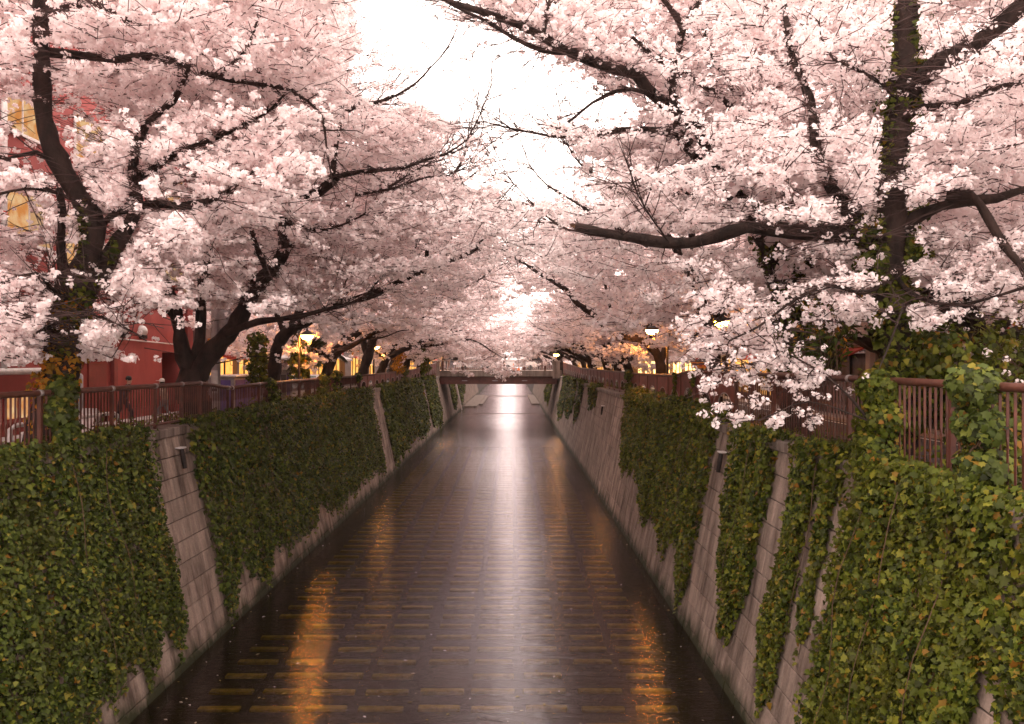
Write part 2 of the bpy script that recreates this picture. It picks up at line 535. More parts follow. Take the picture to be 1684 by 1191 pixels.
# ------------------------------------------------------------------ canal walls of concrete blocks
def wall_pt(side, Y, t, off=0.0):
    """t = 0 at the top, 1 at the waterline; off = distance out of the wall face towards the river."""
    if side < 0:
        x = XLT + (XLB - XLT)*t; nx = .978
    else:
        x = XRT + (XRB - XRT)*t; nx = -.978
    return np.array([x + nx*off, Y, TOP*(1-t) + .207*off])

def bare(side, Y):
    """True where the blocks show between the ivy."""
    if side < 0:
        return 17.0 < Y < 21.5 or 43 < Y < 50.5 or Y > 70
    return Y < 9.2 or 11.8 < Y < 22 or Y > 33

def build_wall(side, label):
    w = thing('retaining_wall', label, 'canal wall', (XLT if side < 0 else XRT, 20, 0))
    sgn = -1 if side < 0 else 1
    xt, xb = (XLT, XLB) if side < 0 else (XRT, XRB)
    core = MB()
    a = .05
    # solid body behind the blocks, running below the water
    V = []
    for y in (YN, YF):
        V += [(xt+sgn*a, y, TOP-.02), (xb+sgn*a-sgn*.063, y, -.30), (xt+sgn*1.0, y, -.30), (xt+sgn*1.0, y, TOP-.02)]
    core.add(V, [(0, 1, 5, 4), (1, 2, 6, 5), (2, 3, 7, 6), (3, 0, 4, 7), (0, 3, 2, 1), (4, 5, 6, 7)])
    core.build('wall_core', M['core'], w)
    rows = 11
    dt = 1.06/rows
    cand, other = [], MB()
    for r in range(rows):
        y = YN - (r % 2)*.39
        while y < 170:
            ln = .78 if y < 90 else 3.9
            t0, t1 = r*dt + .0018, (r+1)*dt - .0018
            y0, y1 = y + .009, y + ln - .009
            off = random.uniform(-.004, .010)
            q = []
            for yy in (y0, y1):
                for tt in (t0, t1):
                    q.append((yy, tt))
            bev = .012
            V = [wall_pt(side, y0, t0, off-.05), wall_pt(side, y1, t0, off-.05), wall_pt(side, y1, t1, off-.05), wall_pt(side, y0, t1, off-.05)]
            bt = bev/5.0
            V += [wall_pt(side, y0, t0, off-bev), wall_pt(side, y1, t0, off-bev), wall_pt(side, y1, t1, off-bev), wall_pt(side, y0, t1, off-bev)]
            V += [wall_pt(side, y0+bev, t0+bt, off), wall_pt(side, y1-bev, t0+bt, off), wall_pt(side, y1-bev, t1-bt, off), wall_pt(side, y0+bev, t1-bt, off)]
            f = []
            for k in (0, 4):
                for j in range(4):
                    f.append((k+j, k+(j+1) % 4, k+4+(j+1) % 4, k+4+j))
            f.append((8, 9, 10, 11))
            if side < 0: f = [tuple(reversed(z)) for z in f]
            mid = y + ln/2
            if bare(side, mid) and 7 < mid < 75:
                cand.append((mid, V, f))
            else:
                other.add(V, f)
            y += ln
    cand.sort(key=lambda c: c[0])
    for i, (mid, V, f) in enumerate(cand):
        if i < 290:
            b = MB(); b.add(V, f)
            b.build('block', M['block'], w)
        else:
            other.add(V, f)
    tag(other.build('block_courses', M['block'], w), kind='stuff')
    # coping stones
    y = YN
    far = MB()
    while y < YF - 3:
        ln = 2.0 if y < 120 else 8.0
        b = MB() if y < 120 else far
        x0, x1 = (xt-.62, xt+.07) if side < 0 else (xt-.07, xt+.62)
        b.box(x0, x1, y+.008, y+ln-.008, TOP-.01, TOP+.20, .018)
        # the low kerb that carries the railing
        x0, x1 = (xt-.85, xt-.625) if side < 0 else (xt+.625, xt+.85)
        if y < 120: b.build('coping_stone', M['coping'], w)
        y += ln
    tag(far.build('far_coping', M['coping'], w), kind='stuff')
    return w
WL = build_wall(-1, 'battered concrete block canal wall below the red building, hung with ivy')
WR = build_wall(1, 'battered concrete block canal wall under the arched panels with a long bare far stretch')

# fittings on the walls
def bracket(side, Y, t, label):
    b = MB()
    c = wall_pt(side, Y, t, 0)
    s = 1 if side < 0 else -1
    b.box(c[0]-.02, c[0]+.16, Y-.12, Y+.12, c[2]+.18, c[2]+.22, .01) if s > 0 else b.box(c[0]-.16, c[0]+.02, Y-.12, Y+.12, c[2]+.18, c[2]+.22, .01)
    e = thing('wall_bracket', label, 'bracket', tuple(c))
    b.build('shelf', M['white_metal'], e)
    d = MB()
    d.tube([(c[0]+s*.10, Y-.02, c[2]+.16), (c[0]+s*.13, Y, c[2]-.05), (c[0]+s*.16, Y+.03, c[2]-.30)], [.05, .065, .05], 8)
    d.build('pipe', M['dark'], e)
bracket(-1, 19.3, .10, 'small dark outlet under a shelf on the bare strip below the red building')
bracket(1, 19.7, .13, 'pale shelf over a dark outlet between two ivy curtains')
bracket(1, 45.0, .18, 'small dark outlet high on the long bare far wall')
pm = MB()
pv = [P(1646, 836, 8.75), P(1664, 841, 8.7), P(1686, 848, 8.62), P(1760, 868, 8.5)]
pm.tube(pv, .030, 12)
pm.tube([pv[1]*.7+pv[0]*.3, pv[1]*.5+pv[0]*.5], .038, 12)
tag(pm.build('drain_pipe', M['white_metal'], None, True), 'short white pipe end poking out of the ivy on the wall', 'pipe')

# ------------------------------------------------------------------ far bridge
def rail_bar_mesh(name, h, w, mat):
    """Flat upright bar: broad face above, a quarter twist at mid height, narrow face below."""
    V, f = [], []
    for z, a, b in ((0, .005, w*.38), (h*.46, .005, w*.38), (h*.54, w*.38, .005), (h, w*.38, .005)):
        V += [(-a, -b, z), (a, -b, z), (a, b, z), (-a, b, z)]
    for k in range(3):
        for j in range(4):
            f.append((k*4+j, k*4+(j+1) % 4, k*4+4+(j+1) % 4, k*4+4+j))
    f += [(3, 2, 1, 0), (12, 13, 14, 15)]
    me = bpy.data.meshes.new(name); me.from_pydata(V, [], f); me.materials.append(mat); me.update()
    return me

BY = 89.0
br = thing('road_bridge', 'low road bridge with dark red steel beam and pale railing across the far canal', 'bridge', (-2, BY, 4.2))
m = MB(); m.box(-8.9, 5.6, BY, BY+9, 5.12, 5.80, .03); m.build('deck', M['coping'], br)
for yy in (BY+.25, BY+8.6):
    m = MB()
    m.box(-8.15, 5.05, yy, yy+.02, 4.30, 5.12)
    m.box(-8.15, 5.05, yy-.10, yy+.12, 4.28, 4.31)
    m.box(-8.15, 5.05, yy-.06, yy+.08, 4.82, 4.85)
    m.build('beam', M['rust_beam'], br)
for x in (-5.3, -1.9, 1.4):
    m = MB(); m.box(x-.3, x+.3, BY+.10, BY+.14, 4.62, 4.70); m.build('nameplate', M['grey_metal'], br)
for yy in (BY+.15, BY+8.7):
    m = MB(); m.tube([(-8.6, yy, 6.88), (4.4, yy, 6.88)], .045, 8); m.build('handrail', M['rail'], br)
    m = MB(); m.tube([(-8.6, yy, 5.95), (4.4, yy, 5.95)], .03, 8); m.build('lower_rail', M['rail'], br)
    for x in (-7.75, -5.5, -3.2, -.9, 1.4, 3.7):
        m = MB(); m.box(x-.11, x+.11, yy-.07, yy+.07, 5.80, 6.92, .01); m.build('post', M['rail'], br)
    me = MB(); me.box(-.016, .016, -.016, .016, 5.96, 6.86); me = me.mesh('baluster', M['white_metal'])
    x = -8.5
    while x < 4.4:
        o = bpy.data.objects.new('baluster', me); o.location = (x, yy, 0); link(o, br); x += .21
for x in (4.55, -8.9):
    m = MB(); m.box(x, x+.8, BY-.15, BY+.75, 4.9, 6.72, .02); m.box(x-.06, x+.86, BY-.21, BY+.81, 6.72, 6.90, .03)
    m.build('pillar', M['coping'], br)

# river beyond the bridge: ledges, sills and a ladder
for (x0, x1, y0, y1, z) in ((-7.2, -5.2, 118, 158, .22), (-5.2, -4.6, 126, 156, .12), (3.1, 4.4, 126, 160, .18)):
    slab('river_ledge', M['coping'], x0, x1, y0, y1, -.3, z)
slab('river_sill', M['coping'], -5.0, 3.2, 158, 159, -.3, .06)
slab('river_sill', M['coping'], -7.1, 4.3, 104, 104.5, -.3, .02)
lad = thing('wall_ladder', 'thin steel ladder fixed to the far wall beyond the bridge', 'ladder', (-7.6, 112, 0))
for dy in (-.28, .28):
    m = MB(); m.tube([wall_pt(-1, 112+dy, t, .12) for t in (.0, 1.0)], .05, 6); m.build('side_rail', M['white_metal'], lad)
rm = MB(); rm.tube([(0, -.28, 0), (0, .28, 0)], .045, 6); rm = rm.mesh('rung', M['white_metal'])
for k in range(13):
    o = bpy.data.objects.new('rung', rm); o.location = wall_pt(-1, 112, .04+k*.075, .12); link(o, lad)

# ------------------------------------------------------------------ railings
def along(path, Y):
    ys = [p[0] for p in path]
    return float(np.interp(Y, ys, [p[1] for p in path]))

def railing(side, X, path, y0, y1, label, kind, posts, spacing=.128, base=5.17, group=None, shrink=None):
    e = thing('railing', label, 'railing', (X, y0, base), group)
    ys = sorted({y0, y1, *[p[0] for p in path if y0 < p[0] < y1]})
    pts = [(X, yy, along(path, yy)) for yy in ys]
    m = MB(); m.tube(pts, .055, 12); m.build('top_rail', M['rail'], e, True)
    m = MB(); m.tube([(X, yy, base+.10) for yy in ys], .032, 8); m.build('bottom_rail', M['rail'], e, True)
    for yy in posts:
        h = along(path, yy)
        m = MB(); m.box(X-.036, X+.036, yy-.034, yy+.034, base, h-.03, .006); m.build('post', M['bars'], e)
        m = MB(); m.tube([(X, yy-.05, along(path, yy-.05)), (X, yy+.05, along(path, yy+.05))], .064, 12); m.build('clamp', M['clamp'], e, True)
    if kind == 'bars':
        me = rail_bar_mesh('bar', 1.0, .045, M['bars'])
        yy = y0 + .08; n = 0
        extra = MB()
        while yy < y1 - .05:
            if min([abs(yy-p) for p in posts] + [9]) > .07:
                z0, z1 = base+.10, along(path, yy)-.05
                if n < 295:
                    o = bpy.data.objects.new('bar', me); o.location = (X, yy, z0); o.scale = (1, 1, z1-z0); link(o, e); n += 1
                else:
                    extra.box(X-.012, X+.012, yy-.02, yy+.02, z0, z1)
            yy += spacing
        if extra.n: tag(extra.build('further_bars', M['bars'], e), kind='stuff')
    else:
        # solid plates with an arched opening at the foot
        yy = y0
        W = spacing
        while yy < y1 - .2:
            w = min(W, y1-yy)
            za, zb = base+.06, along(path, yy+w/2)-.03
            ya, yb = yy+.03, yy+w-.03
            cy, r = (ya+yb)/2, (yb-ya)*.33
            hh = za + (zb-za)*.22
            arc = [(cy+r*math.cos(a), hh+min(r, (zb-za)*.36)*math.sin(a)) for a in np.linspace(0, math.pi, 13)]
            outline = [(yb, za), (yb, zb), (ya, zb), (ya, za), (cy-r, za)] + arc[::-1] + [(cy+r, za)]
            n = len(outline)
            V = [(X-.012, p[0], p[1]) for p in outline] + [(X+.012, p[0], p[1]) for p in outline]
            # triangulate as strips: left leg, right leg, crown fan
            f = []
            L0 = [3, 4] + list(range(5, 18)) + [18, 0]
            top = [(2), (1)]
            mid = 5 + 6
            f.append((3, 4, 5, 2))
            for k in range(5, 11): f.append((2, k, k+1))
            f.append((2, 11, 1))
            for k in range(11, 17): f.append((1, k, k+1))
            f.append((1, 17, 18, 0))
            ff = [tuple(f_) for f_ in f] + [tuple(i+n for i in reversed(f_)) for f_ in f]
            for i in range(n): ff.append((i, i+n, (i+1) % n+n, (i+1) % n))
            pm = MB(); pm.add(V, ff); po = pm.build('panel', M['panel'], e)
            rim = MB(); rim.tube([(X, p[0], p[1]) for p in arc], .02, 6); rim.build('arch_rim', M['clamp'], po)
            gb = MB()
            for k in range(1, 6):
                q = cy - r + 2*r*k/6
                gb.box(X-.006, X+.006, q-.008, q+.008, za, hh+min(r, (zb-za)*.36)*math.sqrt(max(0, 1-((q-cy)/r)**2)))
            gb.build('arch_grille', M['bars'], po)
            pb = MB(); pb.box(X-.035, X+.035, yy-.028, yy+.028, base, along(path, yy)-.03); pb.build('post', M['bars'], e)
            yy += W
    return e

LP = [(5, 6.22), (13.07, 6.20), (15.0, 6.19), (21.5, 6.18), (23.8, 5.97), (26.5, 6.02), (49.8, 5.98), (68, 6.10), (80, 6.42), (89, 6.66)]
RP = [(4, 6.44), (9.5, 6.46), (17.4, 6.48), (26, 6.43), (28.1, 6.26), (35.3, 6.21), (65, 6.23), (80, 6.5), (89, 6.72)]
XFL, XFR = -8.42, 5.72
railing(-1, XFL, LP, 6.0, 23.78, 'red brown bar railing in front of the red building, with ivy column', 'bars',
        [8.2, 10.2, 12.2, 14.2, 16.75, 18.8, 20.3, 21.5, 23.6])
railing(-1, XFL, LP, 23.86, 44.0, 'lower red brown bar railing above the long ivy curtain, beyond the kink', 'bars',
        [23.95, 26.5, 29, 31.5, 34, 36.5, 39, 41.5, 43.9], spacing=.15)
railing(-1, XFL, LP, 44.1, 88.5, 'far arched panel railing rising to the bridge on the red building bank', 'panel', [], spacing=2.2)
railing(1, XFR, RP, 4.0, 20.2, 'rust red bar railing half hidden by ivy and hanging blossom', 'bars',
        [6.2, 8.3, 10.35, 12.1, 13.5, 15.6, 17.4, 19.0], spacing=.142)
railing(1, XFR, RP, 20.3, 88.5, 'long red railing of solid plates with arched openings at the foot', 'panel', [20.35], spacing=2.2)
LP2 = [(98, 6.66), (110, 6.3), (400, 6.1)]
for X, s in ((XFL, 'red building'), (XFR, 'pale building')):
    railing(-1, X, LP2, 98.5, 200, f'distant railing beyond the bridge on the {s} bank', 'panel', [], spacing=5.0)
# ------------------------------------------------------------------ ivy
def leaf_template(detail):
    if detail >= 2:      # five lobed ivy leaf, folded along the midrib, tip at -y
        pts = [(0, .05, 0), (0, .46, -.02), (.20, .34, -.05), (.52, .30, -.12), (.36, .04, -.06), (.40, -.22, -.12),
               (.17, -.28, -.05), (0, -.62, -.06), (-.17, -.28, -.05), (-.40, -.22, -.12), (-.36, .04, -.06), (-.52, .30, -.12), (-.20, .34, -.05)]
        tr = [(0, 1+i, 1+(i+1) % 12) for i in range(12)]
        tr = [(a, c, b) for a, b, c in tr]
    elif detail == 1:
        pts = [(0, .08, .03), (0, .40, 0), (.46, .26, -.10), (.26, -.2, -.05), (0, -.58, -.05), (-.26, -.2, -.05), (-.46, .26, -.10)]
        tr = [(0, 1+(i+1) % 6, 1+i) for i in range(6)]
    else:
        pts = [(0, .40, 0), (.46, .10, -.09), (0, -.55, -.03), (-.46, .10, -.09)]
        tr = [(0, 2, 1), (0, 3, 2)]
    return np.array(pts, float), np.array(tr, int)

def leaves_mesh(name, C, Nrm, size, detail, mat, jitter=.55, g=None):
    """C (n,3) positions, Nrm (n,3) facing directions; the tips hang down."""
    g = rng if g is None else g
    T, F_ = leaf_template(detail)
    n = len(C)
    N_ = Nrm + g.normal(size=(n, 3))*jitter
    N_ /= np.linalg.norm(N_, axis=1)[:, None] + 1e-9
    up = np.tile([0., 0., 1.], (n, 1)) + g.normal(size=(n, 3))*.55
    y = up - N_*np.sum(up*N_, axis=1)[:, None]
    y /= np.linalg.norm(y, axis=1)[:, None] + 1e-9
    x = np.cross(y, N_)
    R = np.stack([x, y, N_], axis=2)
    V = np.einsum('nij,kj->nki', R*size[:, None, None], T) + C[:, None, :]
    k = len(T)
    tr = (F_[None] + (np.arange(n)*k)[:, None, None]).reshape(-1, 3)
    return mesh_np(name, V.reshape(-1, 3), tris=tr, mats=[mat]), R

def hash_noise(a, seed, octs=3):
    v = 0; amp = 1; tot = 0; fq = 1
    for o in range(octs):
        v += amp*mnoise.noise(Vector((a*fq, seed*7.3+o*13.1, .5))); tot += amp; amp *= .55; fq *= 2.1
    return v/tot

def ivy_curtain(side, y0, y1, len_fn, label, dens, size, detail, mat='ivy', bulge=.32, over=.35, n_single=0, seed=1, group='ivy curtains on the canal walls'):
    g = np.random.default_rng(100+seed)
    area = (y1-y0)*5.1
    n = int(area*dens)
    Y = g.uniform(y0, y1, n)
    tab_y = np.linspace(y0-1, y1+1, max(60, int((y1-y0)*24)))
    tab_l = np.array([len_fn(a) + .17*hash_noise(a*1.7, seed) + .09*hash_noise(a*6.0, seed+3) - .03 for a in tab_y])
    Lg = np.interp(Y, tab_y, tab_l)
    edge = np.minimum(Y-y0, y1-Y)
    t = g.uniform(-.02, 1.0, n)
    wob = np.array([.35*hash_noise(a*4.0, seed+9) for a in t])
    keep = (t < Lg) & (edge > .15 + wob*.8 - .1)
    # looser towards the lower fringe
    keep &= g.uniform(size=n) < np.clip((Lg - t)/.10, .25, 1)
    Y, t, Lg = Y[keep], t[keep], Lg[keep]
    n = len(Y)
    # relief: strands that stand out of the wall
    tr_y = np.linspace(y0-1, y1+1, max(80, int((y1-y0)*30)))
    tr_v = np.array([hash_noise(a*3.0, seed+20) for a in tr_y])
    rel = np.interp(Y + .12*np.sin(t*9+seed), tr_y, tr_v)
    rel2 = np.array([mnoise.noise(Vector((a*1.6, b*8.0, seed*3.1))) for a, b in zip(Y, t)])
    depth = bulge*(.55 + .7*rel + .5*rel2)*np.clip((Lg-t)/.15, .25, 1)
    off = .03 + np.clip(depth, 0, 1)*g.uniform(.25, 1, n)**.6 + .02
    top = np.clip(1-t/.12, 0, 1)
    off += top*.10
    C = np.array([wall_pt(side, a, b, c) for a, b, c in zip(Y, t, off)])
    C[:, 2] += top*over*g.uniform(0, 1, n)
    # crest that spills over the coping round the foot of the railing
    m = int((y1-y0)*dens*.75)
    Yc = g.uniform(y0+.1, y1-.1, m)
    s = -side
    Cx = np.column_stack([np.full(m, XLT if side < 0 else XRT) + s*g.uniform(-.42, .22, m), Yc,
                          TOP + .16 + over*g.uniform(.0, 1.0, m)*(.6+.6*np.array([hash_noise(a*1.3, seed+40) for a in Yc]))])
    # shaded under layer close to the wall
    u = g.uniform(size=len(Y)) < .45
    Cu = np.array([wall_pt(side, a+.05, b, .035+.05*q) for a, b, q in zip(Y[u], np.minimum(t[u], Lg[u]-.02), g.uniform(size=u.sum()))])
    C = np.vstack([C, Cx, Cu])
    n = len(C); nu = len(Cu)
    nw = np.tile([s*.80, -.12, .55], (n, 1))
    sz = size*np.clip(g.lognormal(-.03, .32, n), .4, 1.9); sz[n-nu:] *= 1.35
    me, R = leaves_mesh('leaf_mass', C, nw, sz, detail, M[mat], g=g)
    C, nw = C[:n-nu], nw[:n-nu]
    e = thing('ivy', label, 'ivy', (float(XLT if side < 0 else XRT), (y0+y1)/2, TOP), group)
    # stems
    ns = int((y1-y0)*3)
    Ys = g.uniform(y0+.15, y1-.15, ns)
    ls = np.interp(Ys, tab_y, tab_l)
    L_, R_ = [], []
    for a, b in zip(Ys, ls):
        tt = np.linspace(0, max(.1, b-.02), 12)
        fw = .30 if g.uniform() < .12 else .05
        L_.append([wall_pt(side, a+.10*math.sin(q*9+a), q, fw+.05*math.sin(q*14+a*3)) for q in tt]); R_.append(np.linspace(.010, .004, 12))
    V, Q = tubes_batch(np.array(L_), np.array(R_), 3)
    tag(link(bpy.data.objects.new('stems', mesh_np('stems', V, quads=Q, mats=[M['stem']])), e), kind='stuff')
    tag(link(bpy.data.objects.new('leaf_mass', me), e), kind='stuff')
    if n_single:
        single_leaves(e, C, nw, size, mat, n_single, g)
    return e

_single = {}
def single_leaves(e, C, nw, size, mat, n_single, g):
    """The largest leaves in view as objects of their own that share one mesh."""
    key = mat
    if key not in _single:
        T, F_ = leaf_template(2)
        _single[key] = mesh_np('leaf', T, tris=F_, mats=[M[mat]])
    d = np.linalg.norm(C - np.array([0, 0, EYE]), axis=1)
    px_ = 842 + F*C[:, 0]/C[:, 1]; py_ = 595 - F*(C[:, 2]-EYE)/C[:, 1]
    ok = np.where((px_ > 0) & (px_ < 1684) & (py_ < 1191) & (C[:, 1] > 4))[0]
    ok = ok[np.argsort(d[ok])][:n_single*6]
    pick = g.choice(ok, size=min(n_single, len(ok)), replace=False)
    for i in pick:
        N_ = Vector(nw[i]) + Vector(g.normal(size=3)*.35)
        N_.normalize()
        up = Vector((0, 0, 1)) + Vector(g.normal(size=3)*.4)
        y = (up - N_*up.dot(N_)).normalized()
        x = y.cross(N_)
        R = Matrix((x, y, N_)).transposed().to_4x4()
        o = bpy.data.objects.new('leaf', _single[key])
        s = size*g.uniform(.95, 1.5)
        c = Vector(C[i]) + N_*.045
        o.matrix_world = Matrix.Translation(c) @ R @ Matrix.Scale(s, 4)
        mw = o.matrix_world.copy()
        COL.objects.link(o); o.parent = e
        o.matrix_parent_inverse = Matrix.Translation(-world_loc(e))
        o.matrix_basis = mw

def lens(*pts):
    ys = [p[0] for p in pts]; ls = [p[1] for p in pts]
    return lambda a: float(np.interp(a, ys, ls))

ivy_curtain(-1, 7.5, 17.75, lens((7, .95), (14, .97), (15.2, .86), (16, .98), (16.7, .80), (17.3, .98), (17.8, .9)),
            'broad dark ivy curtain nearest on the wall below the red building', 520, .078, 1, n_single=280, seed=1)
ivy_curtain(-1, 19.9, 45.3, lens((19.8, 1.0), (20.6, 1.0), (21.6, .80), (23.2, .98), (24.5, .84), (27, .92), (31, .86), (33, .95), (38, .87), (45, .92)),
            'longest ivy curtain between two bare block strips below the red building bank', 260, .098, 0, seed=2)
ivy_curtain(-1, 49.0, 71.0, lens((49, 1.0), (54, .93), (60, .82), (66, .93), (71, .85)),
            'narrow ivy curtain just beyond the second bare strip', 75, .19, 0, seed=3, bulge=.3)
ivy_curtain(-1, 73.5, 83.5, lens((73, .9), (80, .97), (84, .8)), 'last ivy curtain before the bridge on the red building bank', 60, .21, 0, seed=4, bulge=.3)
for a, b, l, k in ((100, 107, .95, 'first'), (114, 121, .95, 'second'), (123, 128, .7, 'third')):
    ivy_curtain(-1, a, b, lens((a, l), (b, l*.8)), f'{k} pale green ivy strip beyond the bridge beside the ladder', 40, .28, 0, seed=int(a), bulge=.35)
# facing bank
ivy_curtain(1, 6.2, 8.35, lens((6, .35), (7.5, .42), (8.4, .40)), 'thin ivy fringe nearest the camera around the white pipe end', 560, .076, 2, 'ivy_light', seed=5)
ivy_curtain(1, 8.35, 12.35, lens((8.3, .75), (8.9, 1.0), (12.4, 1.0)), 'biggest bright ivy curtain with yellowing leaves below the ivy wrapped trunk', 720, .076, 2, 'ivy_light', n_single=290, seed=6)
ivy_curtain(1, 12.75, 13.5, lens((12.6, .58), (13.1, .70), (13.6, .45)), 'thinnest ivy strand, ending halfway down the bare blocks', 620, .08, 2, 'ivy_light', seed=7, bulge=.16)
ivy_curtain(1, 13.65, 14.95, lens((13.6, .82), (14.2, .96), (15, .75)), 'slim long ivy strand beside the thinnest strand', 600, .084, 1, 'ivy_light', seed=8, bulge=.2)
ivy_curtain(1, 15.9, 18.7, lens((15.8, .60), (16.6, .86), (17.4, .88), (18.0, .70), (18.7, .40)), 'ivy curtain with ragged pointed foot right of the shelf bracket', 460, .09, 1, 'ivy_light', seed=9)
ivy_curtain(1, 20.5, 36.5, lens((20.4, .93), (21.5, .97), (22.6, .70), (24, .88), (26, .72), (28, .80), (31, .55), (34, .66), (36.5, .35)),
            'wide ivy curtain under the arched panels, lower edge climbing away', 270, .098, 0, 'ivy_light', seed=10, bulge=.3)
for i, (a, b, l) in enumerate(((49.5, 53.5, .30), (59, 62, .62), (65, 72, .66), (74, 81, .82))):
    ivy_curtain(1, a, b, lens((a, l*.8), ((a+b)/2, l), (b, l*.85)),
                ['short ivy tuft on top of the long bare wall', 'slender ivy strand on the far bare wall', 'hanging ivy sheet in front of the bridge pier', 'ivy sheet nearest the bridge, longest of the far ones'][i],
                75, .19, 0, seed=30+i, bulge=.3)
for a, b, k in ((101, 106, 'nearer'), (109, 113, 'farther')):
    ivy_curtain(1, a, b, lens((a, .8), (b, .7)), f'{k} bright ivy strip beyond the bridge, opposite the ladder', 40, .28, 0, 'ivy_light', seed=int(a)+50, bulge=.35)

def ivy_clump(label, blobs, n, size, detail, mat, name='ivy', n_single=0, seed=1, parent=None, spread=.45, cat='ivy', extra_mats=None):
    """blobs: (centre, radii, weight) ellipsoids whose shells carry the leaves."""
    g = np.random.default_rng(500+seed)
    w = np.array([b[2] for b in blobs], float); w /= w.sum()
    which = g.choice(len(blobs), size=n, p=w)
    c = np.array([b[0] for b in blobs], float)[which]
    r = np.array([b[1] for b in blobs], float)[which]
    d = g.normal(size=(n, 3)); d /= np.linalg.norm(d, axis=1)[:, None]
    rad = g.uniform(spread, 1.1, n)**.7
    nz = np.array([mnoise.noise(Vector(p*2.0)) for p in (c + d*r)])
    C = c + d*r*(rad*(1+.35*nz))[:, None]
    nrm = d + np.array([0, -.35, .35])
    sz = size*g.uniform(.65, 1.35, n)
    me, _ = leaves_mesh('leaf_mass', C, nrm, sz, detail, M[mat], jitter=.5, g=g)
    if parent is not None:
        o = tag(link(bpy.data.objects.new('ivy_leaves', me), parent), kind='stuff')
        return o
    e = thing(name, label, cat, tuple(np.mean(c, axis=0)))
    tag(link(bpy.data.objects.new('leaf_mass', me), e), kind='stuff')
    L_, R_ = [], []
    for k in range(10):
        b = blobs[g.integers(len(blobs))]
        p0 = np.array(b[0]) + np.array(b[1])*[g.uniform(-.5, .5), g.uniform(-.5, .5), -1]
        p1 = np.array(b[0]) + np.array(b[1])*[g.uniform(-.7, .7), g.uniform(-.7, .7), .9]
        q = np.linspace(0, 1, 6)[:, None]
        L_.append(p0*(1-q)+p1*q + g.normal(size=(6, 3))*.04); R_.append(np.linspace(.014, .006, 6))
    V, Q = tubes_batch(np.array(L_), np.array(R_), 4)
    tag(link(bpy.data.objects.new('stems', mesh_np('stems', V, quads=Q, mats=[M['stem']])), e), kind='stuff')
    if n_single: single_leaves(e, C, nrm, size, mat, n_single, g)
    return e

# ivy that climbs the railings
def column(side, Y, wy, z0, z1, X=None, dx=.22):
    X = (XFL if side < 0 else XFR) if X is None else X
    s = -side
    k = max(2, int((z1-z0)/.3))
    return [((X + s*.10 + .05*math.sin(q*5+Y), Y + .10*math.sin(q*3+Y*2), z), (dx, wy, .26), 1.0) for q, z in enumerate(np.linspace(z0, z1, k))]
ivy_clump('tall ivy column over the near railing at the foot of the golden ivy trunk', column(-1, 14.75, .36, 5.0, 6.25), 1500, .11, 2, 'ivy', seed=1, n_single=60)
ivy_clump('small ivy tuft over the railing post beyond the kink', column(-1, 27.6, .30, 5.1, 6.0), 500, .11, 1, 'ivy', seed=2)
ivy_clump('ivy heap over the railing below the palms', column(-1, 35.0, .7, 5.1, 6.0) + column(-1, 38, .9, 5.1, 6.1), 900, .13, 0, 'ivy', seed=3)
ivy_clump('ivy strands falling over the end of the bar railing', column(-1, 43.2, .5, 5.1, 5.9), 500, .13, 0, 'ivy', seed=4)
ivy_clump('ivy trailing over the far panels before the bridge', column(-1, 62, 1.6, 4.9, 6.0) + column(-1, 74, 1.4, 4.9, 6.3), 900, .17, 0, 'ivy', seed=5)
ivy_clump('broad ivy column pouring over the near railing below the ivy wrapped trunk', column(1, 12.25, .55, 5.0, 6.35, dx=.28), 2900, .082, 2, 'ivy_light', seed=6, n_single=80)
ivy_clump('dark ivy mound over the nearest railing end', column(1, 9.6, .42, 5.0, 6.45, dx=.30), 2600, .09, 2, 'ivy', seed=7, n_single=80)
ivy_clump('ivy column on the arched panels left of the hanging blossom', column(1, 38.0, .55, 5.0, 6.15), 700, .13, 0, 'ivy', seed=8)
for i, yy in enumerate((24.8, 27.6)):
    ivy_clump(['thin ivy string on the panel at the kink', 'thin ivy string just before the kink of the panels'][i], column(1, yy, .10, 5.2, 6.2, dx=.08), 170, .10, 1, 'ivy_light', seed=9+i)
ivy_clump('shrubby ivy covering the top of the wall below the arched panels', [((XFR-.25, y, 5.25+.12*math.sin(y*1.7)), (.45, .7, .36), 1) for y in np.arange(21, 37, .9)], 4200, .115, 0, 'ivy_light', seed=12)

# low shrubs seen through the arches and behind the bars
ver = []
for side, X, y0, y1 in ((-1, -9.1, 12, 50), (1, 6.45, 8, 60)):
    blobs = [((X + random.uniform(-.25, .25), y, 5.0 + random.uniform(-.05, .1)), (.4, .6, random.uniform(.28, .5)), 1) for y in np.arange(y0, y1, .75)]
    ivy_clump(('low yellowish shrubs in the verge behind the bar railing of the red building bank' if side < 0 else 'yellow green verge shrubs behind the rust red railing and arches'),
              blobs, 4200, .12, 0, 'ivy_light', name='verge_shrub', seed=20+side, cat='shrub')

